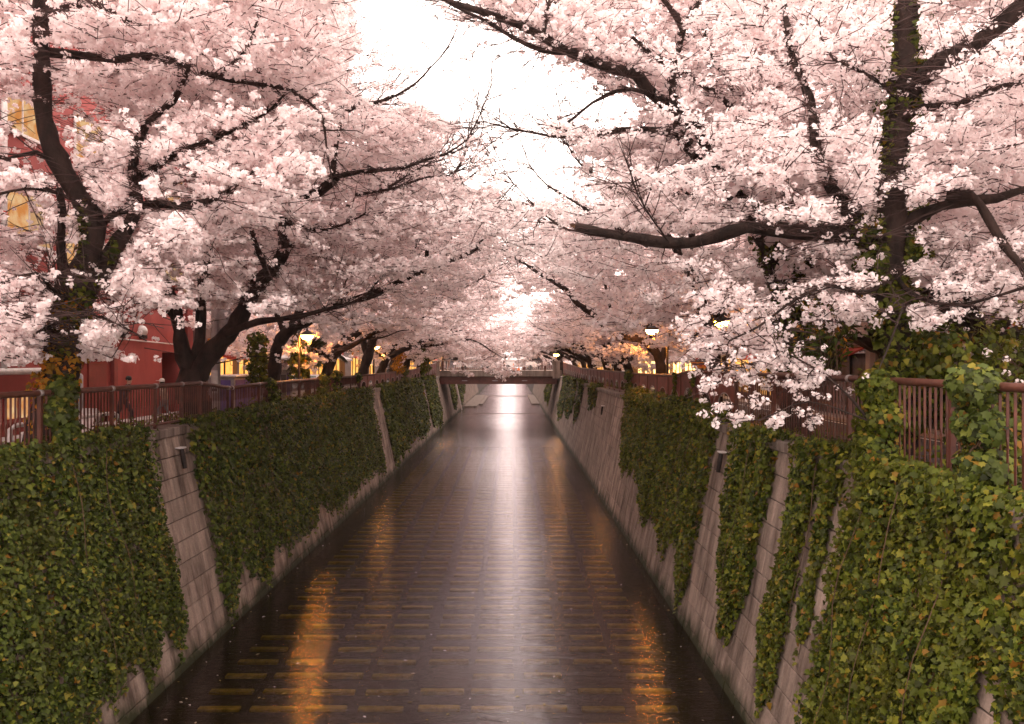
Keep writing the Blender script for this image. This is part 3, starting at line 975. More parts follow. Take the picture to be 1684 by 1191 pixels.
# ------------------------------------------------------------------ cherry blossom
def cluster_templates(nf, rad, fsize, k, g, star=False):
    out = []
    for _ in range(k):
        d = g.normal(size=(nf, 3)); d /= np.linalg.norm(d, axis=1)[:, None]
        c = d*rad*g.uniform(.45, 1.0, nf)[:, None]*np.array([1.15, 1.15, .85])
        n_ = d + g.normal(size=(nf, 3))*.45
        n_ /= np.linalg.norm(n_, axis=1)[:, None]
        a = np.cross(n_, g.normal(size=(nf, 3))); a /= np.linalg.norm(a, axis=1)[:, None]
        b = np.cross(n_, a)
        s = fsize*g.uniform(.8, 1.2, nf)[:, None]
        if star:
            ang = np.arange(5)*2*math.pi/5
            rim = c[:, None] + s[:, None]*.55*(np.cos(ang)[None, :, None]*a[:, None] + np.sin(ang)[None, :, None]*b[:, None]) + n_[:, None]*s[:, None]*.16
            V = np.concatenate([c[:, None], rim], axis=1)           # nf,6,3
            t = np.array([(0, 1+i, 1+(i+1) % 5) for i in range(5)])
            tr = (t[None] + (np.arange(nf)*6)[:, None, None]).reshape(-1, 3)
        else:
            V = np.stack([c - a*s*.5 - b*s*.34, c + a*s*.36 - b*s*.5 + n_*s*.1, c + a*s*.5 + b*s*.36, c - a*s*.36 + b*s*.5 + n_*s*.1], axis=1)
            t = np.array([(0, 1, 2), (0, 2, 3)])
            tr = (t[None] + (np.arange(nf)*4)[:, None, None]).reshape(-1, 3)
        out.append((V.reshape(-1, 3), tr))
    return out

def clusters_mesh(name, C, templates, g, scale=(.75, 1.3)):
    n = len(C)
    which = g.integers(len(templates), size=n)
    Vs, Ts, base = [], [], 0
    for k, (TV, TT) in enumerate(templates):
        idx = np.where(which == k)[0]
        if not len(idx): continue
        a = g.uniform(0, 2*math.pi, len(idx))
        R = np.zeros((len(idx), 3, 3))
        R[:, 0, 0] = np.cos(a); R[:, 0, 1] = -np.sin(a); R[:, 1, 0] = np.sin(a); R[:, 1, 1] = np.cos(a); R[:, 2, 2] = 1
        R *= g.uniform(scale[0], scale[1], len(idx))[:, None, None]
        V = np.einsum('nij,kj->nki', R, TV) + C[idx][:, None]
        Ts.append((TT[None] + base + (np.arange(len(idx))*len(TV))[:, None, None]).reshape(-1, 3))
        Vs.append(V.reshape(-1, 3)); base += len(idx)*len(TV)
    return mesh_np(name, np.vstack(Vs), tris=np.vstack(Ts), mats=[M['petal']])

class Tree:
    def __init__(s, seed):
        s.g = np.random.default_rng(seed)
        s.V, s.Q, s.nv = [], [], 0            # wood
        s.nodes = np.zeros((60000, 3)); s.nr = np.zeros(60000); s.nn = 0
        s.L, s.R = [], []                      # twigs
        s.C = []                               # flower clusters
        s.limbs = []; s.low = []
    def limb(s, pts, r0, r1, nodes=True, n=10, wob=1.0, p=.8, low=False):
        line = smooth_line(pts, .25)
        k = len(line)
        q = np.linspace(0, 1, k)
        r = r0 + (r1-r0)*q**p
        ph = s.g.uniform(0, 6, 3)
        d = np.concatenate([[0], np.cumsum(np.linalg.norm(np.diff(line, axis=0), axis=1))])
        line = line + (wob*.22*r)[:, None]*np.column_stack([np.sin(d*2.1+ph[0]), np.sin(d*2.7+ph[1]), np.sin(d*2.4+ph[2])])
        rr = r*(1 + .10*np.sin(d*5.0+ph[0]) + .07*np.sin(d*11+ph[1]))
        V, Q = tube(line, rr, n)
        # knobbly bark
        c = np.repeat(line, n, axis=0)
        dv = V - c
        kn = np.array([mnoise.noise(Vector(v*5.0)) for v in V])
        V = c + dv*(1+.16*kn)[:, None]
        s.V.append(V); s.Q.append(Q + s.nv); s.nv += len(V)
        # closing tip
        if nodes:
            s.nodes[s.nn:s.nn+k] = line; s.nr[s.nn:s.nn+k] = r; s.nn += k
            s.limbs.append((line, r)); s.low.append(low)
        return line
    def sprays(s, pts, length=(.5, 1.1), per_m=11, flat=.35, cl_rad=.06, max_link=3.5, droop=.0, sub=3):
        """Flowering sprays: each centre is joined by a twig to the nearest wood, then forks in a flat fan set with clusters."""
        g = s.g
        pts = np.asarray(pts)
        if not len(pts): return
        base = s.nodes[:s.nn]
        d0 = np.empty(len(pts))
        for i in range(0, len(pts), 400):
            d0[i:i+400] = np.min(np.linalg.norm(pts[i:i+400, None] - base[None], axis=2), axis=1)
        for i in np.argsort(d0):
            p = pts[i]
            dd = np.linalg.norm(s.nodes[:s.nn] - p, axis=1) + .6*np.maximum(0, s.nr[:s.nn]-.10)*8
            j = int(np.argmin(dd))
            q = s.nodes[j]
            v = p - q
            dist = np.linalg.norm(v)
            if dist < .05: v = g.normal(size=3); dist = np.linalg.norm(v)
            if dist > max_link: continue
            r0 = min(s.nr[j]*.75, .010 + .006*dist)
            side = np.cross(v, [0, 0, 1]); side /= np.linalg.norm(side) + 1e-6
            t = np.linspace(0, 1, 5)
            bow = np.sin(t*math.pi)*dist*g.uniform(-.14, .14)
            sag = np.sin(t*math.pi)*dist*g.uniform(-.02, .14)
            line = q + v*t[:, None] + side*bow[:, None] + np.array([0, 0, 1])*sag[:, None] + g.normal(size=(5, 3))*.03*dist*np.array([0, 1, 1, 1, 0])[:, None]
            s.L.append(line); s.R.append(np.linspace(r0, max(.006, r0*.55), 5))
            s.nodes[s.nn:s.nn+4] = line[1:]; s.nr[s.nn:s.nn+4] = np.linspace(r0, .006, 4); s.nn += 4
            h = v/dist
            if dist > .6:
                tt = g.uniform(.45, 1, int(dist*per_m*.30))
                s.C.append(q + v*tt[:, None] + g.normal(size=(len(tt), 3))*cl_rad*.8)
            for k in range(sub):
                az = math.atan2(h[1], h[0]) + g.normal()*.9
                el = g.normal()*flat*.5 + .10 - droop
                ln = g.uniform(*length)
                dirv = np.array([math.cos(az)*math.cos(el), math.sin(az)*math.cos(el), math.sin(el)])
                curve = np.array([0, 0, 1])*g.uniform(-.20, .15)*ln
                tt = np.linspace(0, 1, 4)
                sl = p + dirv*ln*tt[:, None] + curve*(tt**2)[:, None] + g.normal(size=(4, 3))*.02
                sl[0] = p
                # fill to five points so that all twigs share one layout
                s.L.append(np.vstack([sl, sl[-1] + (sl[-1]-sl[-2])*.25])); s.R.append(np.array([.008, .007, .0055, .0045, .003]))
                m = max(2, int(ln*per_m*g.uniform(.6, 1.2)))
                u = g.uniform(.0, 1.02, m)
                pos = p + dirv*ln*u[:, None] + curve*(u**2)[:, None] + g.normal(size=(m, 3))*cl_rad*np.array([1, 1, .7])
                s.C.append(pos)
    def around(s, n, r_max=.12, sig=(1.2, 1.2, .75), up=.15, skip=.0):
        g = s.g
        out = []
        wts = np.array([0 if lw else np.sum(r < r_max) for (_, r), lw in zip(s.limbs, s.low)], float)
        if wts.sum() == 0: return np.zeros((0, 3))
        wts /= wts.sum()
        for k in g.choice(len(s.limbs), size=n, p=wts):
            line, r = s.limbs[k]
            ok = np.where(r < r_max)[0]
            c = line[g.choice(ok)]
            out.append(c + g.normal(size=3)*np.array(sig) + [0, 0, up])
        return np.array(out)
    def bare_twigs(s, n, r_max=.06, ln=(.6, 1.8)):
        """Thin flowerless shoots at the ends of the limbs."""
        g = s.g
        for _ in range(n):
            q_ = g.integers(len(s.limbs))
            if s.low[q_]: continue
            line, r = s.limbs[q_]
            ok = np.where(r < r_max)[0]
            if not len(ok): continue
            i = g.choice(ok)
            p = line[i]; h = line[min(i+1, len(line)-1)] - line[max(i-1, 0)]
            h = h/(np.linalg.norm(h)+1e-6) + g.normal(size=3)*.55
            h /= np.linalg.norm(h)
            l = g.uniform(*ln)
            t = np.linspace(0, 1, 5)
            pl = p + h*l*t[:, None] + np.array([0, 0, g.uniform(-.1, .3)])*(t**2)[:, None]*l + g.normal(size=(5, 3))*.03*t[:, None]
            s.L.append(pl); s.R.append(np.linspace(.011, .004, 5))
            for _k in range(3):
                a = pl[g.integers(1, 4)]
                h2 = h + g.normal(size=3)*.6; h2 /= np.linalg.norm(h2)
                l2 = l*g.uniform(.3, .6)
                s.L.append(a + h2*l2*t[:, None] + g.normal(size=(5, 3))*.02*t[:, None]); s.R.append(np.linspace(.007, .003, 5))
    def wood_mesh(s):
        return mesh_np('trunk', np.vstack(s.V), quads=np.vstack(s.Q), mats=[M['bark']], smooth=True)
    def twig_mesh(s, sides=3, mult=1.0):
        V, Q = tubes_batch(np.array(s.L), np.array(s.R)*mult, sides)
        return mesh_np('twigs', V, quads=Q, mats=[M['twig']])
    def crown_mesh(s, tmpl, thin=None, scale=(.75, 1.3)):
        C = np.vstack(s.C)
        if thin is not None: C = thin(C)
        s.count = len(C)
        return clusters_mesh('blossom_crown', C, tmpl, s.g, scale)

def project(C):
    return 842 + F*C[:, 0]/C[:, 1], 595 - F*(C[:, 2]-EYE)/C[:, 1]

def in_poly(px_, py_, poly):
    inside = np.zeros(len(px_), bool)
    n = len(poly)
    for i in range(n):
        x0, y0 = poly[i]; x1, y1 = poly[(i+1) % n]
        c = ((y0 > py_) != (y1 > py_)) & (px_ < (x1-x0)*(py_-y0)/((y1-y0) if y1 != y0 else 1e-9)+x0)
        inside ^= c
    return inside

# the open sky over the middle of the canal, where the crowns do not meet
SKY = [(585, -60), (585, 40), (605, 95), (655, 150), (715, 190), (780, 215), (815, 250), (820, 330), (890, 330), (930, 265),
       (890, 205), (950, 170), (1000, 145), (945, 105), (870, 72), (800, 45), (735, 25), (690, -60)]
THIN_SKY = [(842, 400, 34, 50, .85), (507, 553, 20, 15, .0), (1072, 543, 18, 14, .05), (992, 566, 14, 10, .1), (622, 571, 10, 8, .1), (1183, 530, 18, 15, .25), (985, 180, 70, 34, .10), (880, 270, 70, 62, .15), (950, 300, 60, 50, .4), (640, 120, 70, 60, .35), (780, 260, 60, 50, .3)]
def openness(C, gaps=(), soft=.06, low=False):
    """Keep-probability of each point: crowns stay out of the open sky and thin out in a few gaps."""
    px_, py_ = project(C)
    k = np.ones(len(C))
    k[in_poly(px_, py_, SKY)] = soft
    for (x, y, rx, ry, q) in THIN_SKY:
        e = ((px_-x)/rx)**2 + ((py_-y)/ry)**2
        k = np.where(e < 1, np.minimum(k, q), k)
    if low: k = np.where((py_ > 566) & (C[:, 1] < 34) & (px_ > 230), np.minimum(k, .0), k)
    for (x, y, rx, ry, q) in gaps:
        e = ((px_-x)/rx)**2 + ((py_-y)/ry)**2
        k = np.where(e < 1, np.minimum(k, q), k)
    return k

def fill(g, poly, n, Y0, Y1, noise_cut=-.05, nscale=.55, gaps=(), soft=.05):
    """Spray centres through the volume of a crown whose outline is poly, clumped by a 3-D noise."""
    xs = [p[0] for p in poly]; ys = [p[1] for p in poly]
    out = []
    tries = 0
    while len(out) < n and tries < 40:
        m = n*3
        x = g.uniform(min(xs), max(xs), m); y = g.uniform(min(ys), max(ys), m); Y = g.uniform(Y0, Y1, m)
        ok = in_poly(x, y, poly)
        x, y, Y = x[ok], y[ok], Y[ok]
        C = np.column_stack([(x-842)/F*Y, Y, EYE-(y-595)/F*Y])
        k = openness(C, gaps, soft)
        nz = np.array([mnoise.noise(Vector((p[0]*nscale, p[1]*nscale, p[2]*nscale*1.9))) for p in C])
        ok = (g.uniform(size=len(C)) < k) & (nz > noise_cut)
        out.extend(C[ok])
        tries += 1
    return np.array(out[:n])

g0 = np.random.default_rng(3)
T_STAR = cluster_templates(8, .058, .046, 8, g0, star=True)
T_NEAR = cluster_templates(9, .060, .052, 8, g0)
T_MID = cluster_templates(7, .075, .075, 8, g0)
T_FAR = cluster_templates(6, .11, .125, 6, g0)
T_VFAR = cluster_templates(5, .19, .22, 6, g0)

def plant(T, label, loc, tmpl, gaps=(), group='cherry trees along the canal', soft=.06, thin_p=1.0, mult=1.3, hide=.05):
    # shoots that would end in a cleared gap are left out
    tips = np.array([l[-1] for l in T.L])
    kt = openness(tips, [q for q in gaps if q[4] < .2], 1.0)
    px_, py_ = project(tips)
    kp = ((px_ > 560) | (py_ < 604) | (tips[:, 1] > 34)) & (T.g.uniform(size=len(tips)) < np.where(kt < .2, .12, 1)) & (tips[:, 1] > 5)
    T.L = [l for l, q in zip(T.L, kp) if q]; T.R = [l for l, q in zip(T.R, kp) if q]
    e = thing('cherry_tree', label, 'cherry tree', loc, group)
    link(bpy.data.objects.new('trunk', T.wood_mesh()), e)
    tag(link(bpy.data.objects.new('twigs', T.twig_mesh(mult=mult)), e), kind='stuff')
    lx, ly, lY, lr = [], [], [], []
    for line, r in T.limbs:
        m_ = r > .018
        if m_.sum() < 2: continue
        l_ = line[m_]; u_ = np.arange(len(l_)); w_ = np.linspace(0, len(l_)-1, len(l_)*4)
        l_ = np.column_stack([np.interp(w_, u_, l_[:, q]) for q in range(3)]); r_ = np.interp(w_, u_, r[m_])
        x_, y_ = project(l_); lx.append(x_); ly.append(y_); lY.append(l_[:, 1]); lr.append(r_*F/l_[:, 1])
    lx, ly, lY, lr = (np.concatenate(q) for q in (lx, ly, lY, lr))
    def thin(C):
        C = C[C[:, 1] > 5.0]
        k = openness(C, gaps, soft*3)
        # the limbs stay bare: flowers sit on the shoots above and behind them
        x_, y_ = project(C)
        for i in range(0, len(C), 1500):
            d = np.hypot(x_[i:i+1500, None]-lx, y_[i:i+1500, None]-ly) - lr - np.minimum(7, 3.5 + lr*.4)
            hit = ((d < 0) & (C[i:i+1500, 1, None] < lY + .25)).any(axis=1)
            k[i:i+1500] *= np.where(hit, hide, 1)
        return C[T.g.uniform(size=len(C)) < k*thin_p]
    tag(link(bpy.data.objects.new('blossom_crown', T.crown_mesh(tmpl, thin)), e), kind='stuff')
    print('tree', label[:40], 'clusters', T.count, 'twigs', len(T.L))
    return e

def D(Y, pts):
    """pixel pairs at one distance, or ramping between two distances"""
    if isinstance(Y, tuple): ys = np.linspace(Y[0], Y[1], len(pts))
    else: ys = [Y]*len(pts)
    return [P(x, y, d) for (x, y), d in zip(pts, ys)]

LG = [(70, 245, 68, 42, .18), (28, 190, 36, 24, .12), (130, 180, 60, 32, .2), (150, 240, 30, 40, .25), (36, 352, 40, 36, .10), (290, 300, 36, 36, .3), (110, 300, 40, 30, .4), (165, 385, 26, 34, .15),
      (100, 425, 62, 28, .2), (30, 500, 34, 26, .3), (262, 552, 66, 46, .06), (170, 500, 56, 26, .22), (190, 622, 220, 32, .0), (300, 540, 110, 34, .15), (390, 565, 90, 32, .12), (450, 602, 200, 24, .05), (283, 455, 16, 24, .15),
      (330, 600, 60, 50, .0), (100, 585, 32, 50, .25), (122, 500, 28, 36, .35)]

# tree 1 of the red building bank
t = Tree(21)
t.limb(D(15.4, [(86, 750), (84, 690), (92, 620), (108, 545), (126, 475)]), .36, .28, n=14)
t.limb(D((15.3, 14.6), [(126, 480), (142, 425), (152, 375), (136, 325), (108, 280), (84, 240), (68, 195), (66, 150), (72, 90), (70, 40), (64, -40)]), .25, .12, n=12)
t.limb(D((15.3, 16.4), [(130, 480), (166, 452), (188, 415), (214, 372), (223, 330), (216, 280), (228, 235), (247, 200), (285, 165), (310, 110)]), .20, .04, n=12)
t.limb(D((15.3, 15.6), [(118, 500), (108, 455), (100, 400), (101, 350), (96, 310)]), .12, .06)
t.limb(D((16.0, 14.7), [(225, 338), (262, 336), (300, 340), (340, 330), (378, 314)]), .10, .055)
t.limb(D((15.4, 16.0), [(160, 380), (190, 350), (215, 345)]), .08, .06)
t.limb(D((14.8, 17.0), [(72, 85), (110, 88), (150, 92), (190, 97), (235, 92), (268, 97), (305, 108), (340, 120), (380, 131), (425, 138), (470, 146), (505, 165), (530, 190), (537, 240)]), .09, .022)
t.limb(D((16.0, 16.4), [(355, 124), (396, 94), (412, 70), (422, 35), (432, -10)]), .042, .02)
t.limb(D((14.8, 15.4), [(72, 20), (110, 12), (150, 4), (200, 28), (236, 44)]), .08, .02)
t.limb(D((16.2, 16.9), [(222, 295), (255, 278), (295, 248), (340, 232), (400, 206), (440, 185), (467, 156)]), .075, .02)
t.limb(D((15.3, 13.6), [(118, 285), (60, 250), (10, 262), (-60, 240)]), .05, .025)
t.limb(D((15.2, 13.0), [(150, 350), (100, 318), (40, 310), (-40, 330)]), .04, .02)
t.limb(D((15.2, 13.4), [(120, 500), (80, 470), (60, 450), (-20, 470)]), .05, .02)
t.limb(D((15.2, 13.6), [(122, 500), (160, 520), (200, 535), (240, 560)]), .03, .012)
t.limb(D((15.2, 13.5), [(118, 520), (70, 540), (40, 560), (20, 575)]), .03, .012)
poly1 = [(-80, -70), (540, -70), (520, 200), (430, 330), (300, 430), (240, 560), (120, 590), (20, 590), (-80, 560)]
S = np.vstack([t.around(420, .13, (1.0, 1.2, .7)), fill(t.g, poly1, 620, 12.2, 18.5, gaps=LG)])
S = S[t.g.uniform(size=len(S)) < openness(S, LG, low=True)]
t.sprays(S, (.45, 1.05), 17, sub=4)
low = np.vstack([fill(t.g, [(20, 480), (250, 455), (270, 520), (225, 595), (60, 602), (10, 560)], 80, 12.8, 15.4, gaps=[LG[16], LG[17]], noise_cut=-1)])
t.sprays(low, (.35, .7), 15, droop=.15)
t.bare_twigs(220, ln=(.7, 2.0))
L1 = plant(t, 'crooked ivy wrapped cherry tree with a broken limb before the red building', tuple(P(86, 750, 15.4)), T_NEAR, LG)
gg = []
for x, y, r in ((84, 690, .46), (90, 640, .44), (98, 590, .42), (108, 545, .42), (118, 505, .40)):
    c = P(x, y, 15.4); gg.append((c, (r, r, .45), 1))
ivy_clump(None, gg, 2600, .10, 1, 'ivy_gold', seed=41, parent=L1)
ivy_clump(None, [(P(x, y, 15.25), (.34, .34, .34), 1) for x, y in ((100, 560), (112, 520), (125, 490), (132, 465), (100, 640))], 900, .115, 1, 'ivy_light', seed=42, parent=L1)
ivy_clump(None, [(P(x, y, 15.0), (.12, .12, .28), 1) for x, y in ((134, 345), (138, 365), (138, 385), (130, 430), (184, 415))], 170, .10, 2, 'ivy_light', seed=43, parent=L1)

# tree 2: the big forked one
t = Tree(22)
t.limb(D(22.6, [(322, 705), (322, 650), (322, 605)]), .46, .40, n=14)
t.limb(D((22.6, 22.0), [(316, 620), (302, 575), (290, 530), (282, 490), (268, 455), (256, 420), (248, 370), (240, 310)]), .25, .06, n=12)
t.limb(D((22.6, 23.4), [(322, 618), (326, 560), (331, 500), (333, 470), (340, 430), (346, 380), (352, 310), (350, 230)]), .20, .04, n=12)
t.limb(D((22.6, 21.2), [(328, 620), (350, 585), (372, 548), (400, 508), (426, 470), (455, 435), (468, 402), (466, 370), (475, 348), (500, 330), (525, 315), (545, 298), (552, 289)]), .29, .13, n=12)
t.limb(D((21.2, 19.6), [(548, 292), (590, 283), (625, 279), (665, 275), (700, 263), (735, 252), (765, 232)]), .08, .02)
t.limb(D((21.2, 20.6), [(548, 294), (549, 270), (553, 235), (560, 195), (556, 155), (545, 115), (530, 70), (535, 20)]), .075, .02)
t.limb(D((21.0, 20.0), [(562, 192), (590, 172), (635, 163), (680, 140), (710, 108), (735, 80), (752, 45)]), .05, .012)
t.limb(D((21.0, 20.2), [(585, 320), (635, 311), (662, 305), (700, 292), (735, 289)]), .045, .015)
t.limb(D((20.9, 20.2), [(640, 308), (675, 285), (698, 272), (730, 262)]), .03, .012)
t.limb(D((22.0, 21.3), [(372, 548), (400, 536), (425, 528), (463, 525), (497, 519), (535, 508), (570, 500)]), .13, .04, n=12)
t.limb(D((22.6, 21.4), [(290, 530), (270, 510), (240, 495), (205, 478)]), .035, .015)
t.limb(D((22.2, 22.0), [(445, 455), (420, 400), (400, 330), (390, 260), (395, 190)]), .09, .025)
t.limb(D((21.9, 22.2), [(470, 352), (460, 290), (470, 220), (465, 150)]), .07, .02)
t.limb(D((22.2, 21.0), [(468, 365), (520, 378), (560, 370), (600, 352)]), .05, .02)
t.limb(D((22.6, 21.0), [(330, 600), (370, 595), (420, 585), (470, 592)]), .025, .01, low=True)
poly2 = [(190, -70), (585, -70), (600, 90), (700, 180), (800, 240), (815, 340), (720, 430), (590, 470), (420, 505), (230, 510), (190, 450)]
S = np.vstack([t.around(420, .12, (1.3, 1.3, .8)), fill(t.g, poly2, 1000, 18.5, 27, gaps=LG)])
S = S[t.g.uniform(size=len(S)) < openness(S, LG, low=True)]
t.sprays(S, (.5, 1.2), 15, sub=4)
t.sprays(fill(t.g, [(365, 580), (470, 572), (480, 598), (375, 602)], 16, 20.6, 21.8, noise_cut=-1), (.35, .7), 14)
t.bare_twigs(240, ln=(.7, 2.2))
plant(t, 'big dark cherry tree forked from the ground beside the dark doorway', tuple(P(322, 705, 22.6)), T_NEAR, LG)

# tree 3
t = Tree(23)
t.limb(D((30, 28), [(448, 690), (446, 640), (452, 590), (464, 560), (480, 540), (515, 520), (560, 500), (621, 480), (655, 464), (698, 444), (742, 428), (782, 410), (800, 380)]), .30, .04, n=12)
t.limb(D((29.8, 28.2), [(478, 545), (500, 490), (520, 440), (535, 400), (564, 352), (584, 319), (602, 270), (615, 215)]), .20, .03)
t.limb(D((28.2, 26.5), [(700, 443), (702, 400), (700, 356), (703, 329), (732, 305), (762, 262), (770, 228), (789, 188), (808, 140)]), .085, .012)
t.limb(D((27.4, 26.6), [(735, 302), (760, 300), (800, 270), (830, 262)]), .03, .012)
t.limb(D((29.8, 31), [(470, 555), (450, 500), (440, 440), (450, 370)]), .14, .03)
t.limb(D((28.6, 28.0), [(600, 488), (630, 455), (660, 440), (690, 395)]), .05, .02)
poly3 = [(400, 240), (600, 240), (730, 270), (820, 330), (810, 420), (760, 470), (640, 545), (520, 560), (440, 520), (400, 400)]
S = np.vstack([t.around(300, .10, (1.4, 1.4, .9)), fill(t.g, poly3, 520, 25, 35, gaps=LG[13:18])])
S = S[t.g.uniform(size=len(S)) < openness(S, LG[13:18], low=True)]
t.sprays(S, (.6, 1.4), 9, cl_rad=.09, max_link=5)
t.bare_twigs(220, ln=(.9, 2.6))
plant(t, 'leaning cherry tree with one long limb reaching low over the river, ivy at its foot', tuple(P(448, 690, 30)), T_MID, LG[13:18], mult=1.3)

# tree 4
t = Tree(24)
t.limb(D((47, 44), [(598, 655), (600, 605), (613, 558), (641, 517), (661, 480), (682, 430), (696, 410), (726, 395), (765, 390)]), .38, .05, n=10)
t.limb(D((46.5, 47), [(606, 590), (590, 530), (575, 480), (566, 430)]), .2, .05)
t.limb(D((46, 42), [(641, 517), (690, 490), (740, 480), (785, 462), (812, 440)]), .14, .03)
t.limb(D((45.4, 46.5), [(661, 480), (645, 445), (645, 410), (650, 390)]), .13, .03)
poly4 = [(500, 410), (620, 390), (740, 390), (800, 410), (826, 450), (806, 510), (700, 560), (600, 575), (530, 560), (500, 420)]
S = np.vstack([t.around(260, .12, (1.8, 1.8, 1.1)), fill(t.g, poly4, 420, 40, 52, nscale=.4, gaps=LG[13:18])])
t.sprays(S, (.7, 1.6), 8, cl_rad=.12, max_link=7)
t.bare_twigs(80, ln=(1, 2.6))
plant(t, 'cherry tree with straight slanting trunk beside the second lamp', tuple(P(598, 655, 47)), T_MID, mult=1.6)

# tree 5 with the low limb over the far water
t = Tree(25)
t.limb(D((61, 58), [(650, 640), (650, 590), (672, 568), (708, 566), (742, 556), (750, 538), (752, 500), (765, 480), (790, 468)]), .40, .07, n=10)
t.limb(D((61, 62), [(650, 600), (640, 540), (650, 500), (670, 470)]), .25, .05)
t.limb(D((60, 58), [(742, 556), (780, 560), (810, 578), (830, 590)]), .09, .02)
poly5 = [(600, 470), (700, 450), (790, 460), (830, 490), (836, 530), (830, 596), (760, 600), (720, 585), (600, 580)]
S = np.vstack([t.around(200, .16, (2, 2, 1.2)), fill(t.g, poly5, 260, 55, 68, nscale=.3)])
t.sprays(S, (.8, 1.9), 7, cl_rad=.15, max_link=9)
t.sprays(fill(t.g, [(700, 585), (800, 570), (850, 598), (840, 618), (730, 612)], 9, 55, 62, noise_cut=-1), (.8, 1.6), 7, cl_rad=.12, max_link=9, droop=.2)
plant(t, 'cherry tree with a heavy horizontal limb low in front of the bridge', tuple(P(650, 640, 61)), T_FAR, mult=2)

# ---- facing bank
RG = [(1590, 572, 90, 32, .1), (1490, 578, 100, 38, .06), (1610, 580, 90, 70, .12), (1470, 380, 22, 60, .1), (1470, 230, 24, 60, .2), (1488, 60, 24, 70, .1), (1250, 330, 60, 22, .25), (1310, 420, 55, 40, .3), (1330, 540, 60, 50, .25),
      (1180, 395, 160, 14, .15), (1180, 600, 70, 14, .3), (1620, 335, 50, 16, .3), (1520, 625, 160, 20, .05), (1560, 690, 160, 60, .0), (1420, 690, 30, 60, .1)]
t = Tree(31)
t.limb(D(14.1, [(1487, 745), (1480, 640), (1472, 540), (1466, 430), (1464, 340), (1470, 260), (1478, 190), (1486, 120), (1489, 50), (1493, -70)]), .27, .20, n=16, wob=.5)
t.limb(D((14.1, 12.5), [(1480, 170), (1510, 140), (1545, 106), (1590, 80), (1630, 50), (1684, 0), (1740, -50)]), .17, .11, n=12)
t.limb(D((14.1, 12.6), [(1472, 390), (1508, 356), (1545, 341), (1590, 331), (1640, 325), (1690, 308)]), .13, .06, n=12)
t.limb(D((13.3, 12.4), [(1556, 322), (1595, 322), (1625, 360), (1655, 405), (1692, 448)]), .085, .055)
t.limb(D((14.1, 15.5), [(1466, 425), (1440, 398), (1400, 382), (1330, 384), (1270, 378), (1230, 374), (1180, 387), (1140, 397), (1090, 399), (1040, 392), (990, 382), (948, 372)]), .18, .085, n=14, p=.7)
t.limb(D((14.1, 16), [(1466, 440), (1430, 388), (1400, 350), (1367, 305), (1340, 240), (1330, 160), (1300, 80), (1290, 10)]), .16, .05, n=12)
t.limb(D((14, 12.2), [(1476, 200), (1520, 175), (1580, 170), (1650, 140), (1720, 130)]), .06, .02)
t.limb(D((14, 13), [(1474, 160), (1440, 130), (1400, 110), (1370, 97)]), .04, .02)
t.limb(D((14, 11), [(1466, 440), (1500, 482), (1560, 502), (1620, 492), (1690, 470)]), .045, .018, low=True)
t.limb(D((14, 11.8), [(1466, 455), (1420, 482), (1370, 470), (1310, 490), (1250, 535), (1200, 560)]), .045, .012, low=True)
t.limb(D((12.2, 11.9), [(1452, 725), (1400, 655), (1340, 605), (1280, 575)]), .028, .01, low=True)
t.limb(D((12.0, 11.7), [(1425, 690), (1330, 660), (1250, 690), (1180, 695)]), .014, .007, low=True)
t.limb(D((12.0, 11.6), [(1487, 500), (1465, 560), (1446, 605)]), .02, .010, low=True)
t.limb(D((14.4, 13.2), [(1100, 398), (1060, 340), (1040, 300)]), .02, .01)
t.limb(D((15.4, 16.2), [(980, 380), (935, 378), (897, 354), (870, 328), (845, 302)]), .03, .01)
poly6 = [(1190, -70), (1740, -70), (1740, 470), (1500, 440), (1300, 430), (1180, 330), (1230, 120)]
S = np.vstack([t.around(260, .12, (.9, 1.0, .6)), fill(t.g, poly6, 700, 10.8, 18, gaps=RG)])
S = S[t.g.uniform(size=len(S)) < openness(S, RG, low=True)]
t.sprays(S, (.4, .95), 17, sub=4)
front = np.vstack([fill(t.g, [(1290, 480), (1440, 440), (1690, 440), (1690, 540), (1560, 545), (1420, 520), (1330, 540)], 62, 11, 13, noise_cut=-1),
                   fill(t.g, [(1150, 560), (1260, 520), (1380, 590), (1370, 640), (1250, 625), (1160, 650)], 26, 11.6, 13, noise_cut=-1)])
front = np.vstack([front, fill(t.g, [(1150, 470), (1320, 490), (1300, 600), (1160, 605)], 42, 11.8, 13.2, noise_cut=-1)])
t.sprays(front, (.3, .65), 15, droop=.05, max_link=2.2)
t.sprays(fill(t.g, [(1160, 630), (1250, 615), (1385, 640), (1345, 705), (1240, 690), (1165, 700)], 20, 11.4, 12.4, noise_cut=-1), (.2, .45), 11, droop=.1, max_link=1.6, sub=2)
t.sprays(np.array([P(x, y, 11.6) for x, y in ((1465, 570), (1490, 590), (1445, 612), (1425, 625), (1640, 590), (1655, 610), (1620, 575), (1660, 625))]), (.12, .25), 16, droop=.2, sub=2)
t.bare_twigs(180, ln=(.6, 1.8))
R1 = plant(t, 'upright ivy wrapped cherry trunk with a long sawn limb reaching over the river', tuple(P(1487, 745, 14.1)), T_STAR, RG)
ivy_clump(None, [(P(x, y, 14.05), (.30, .30, .30), w) for x, y, w in ((1470, 470, 2), (1440, 430, 2), (1500, 420, 2), (1425, 375, 1), (1500, 350, .7), (1496, 300, .5), (1448, 280, .4), (1500, 190, .6), (1455, 120, .3), (1508, 110, .7), (1506, 60, .7), (1512, 20, .6), (1460, 170, .4), (1450, 225, .3))],
          2300, .095, 2, 'ivy_light', seed=44, parent=R1)
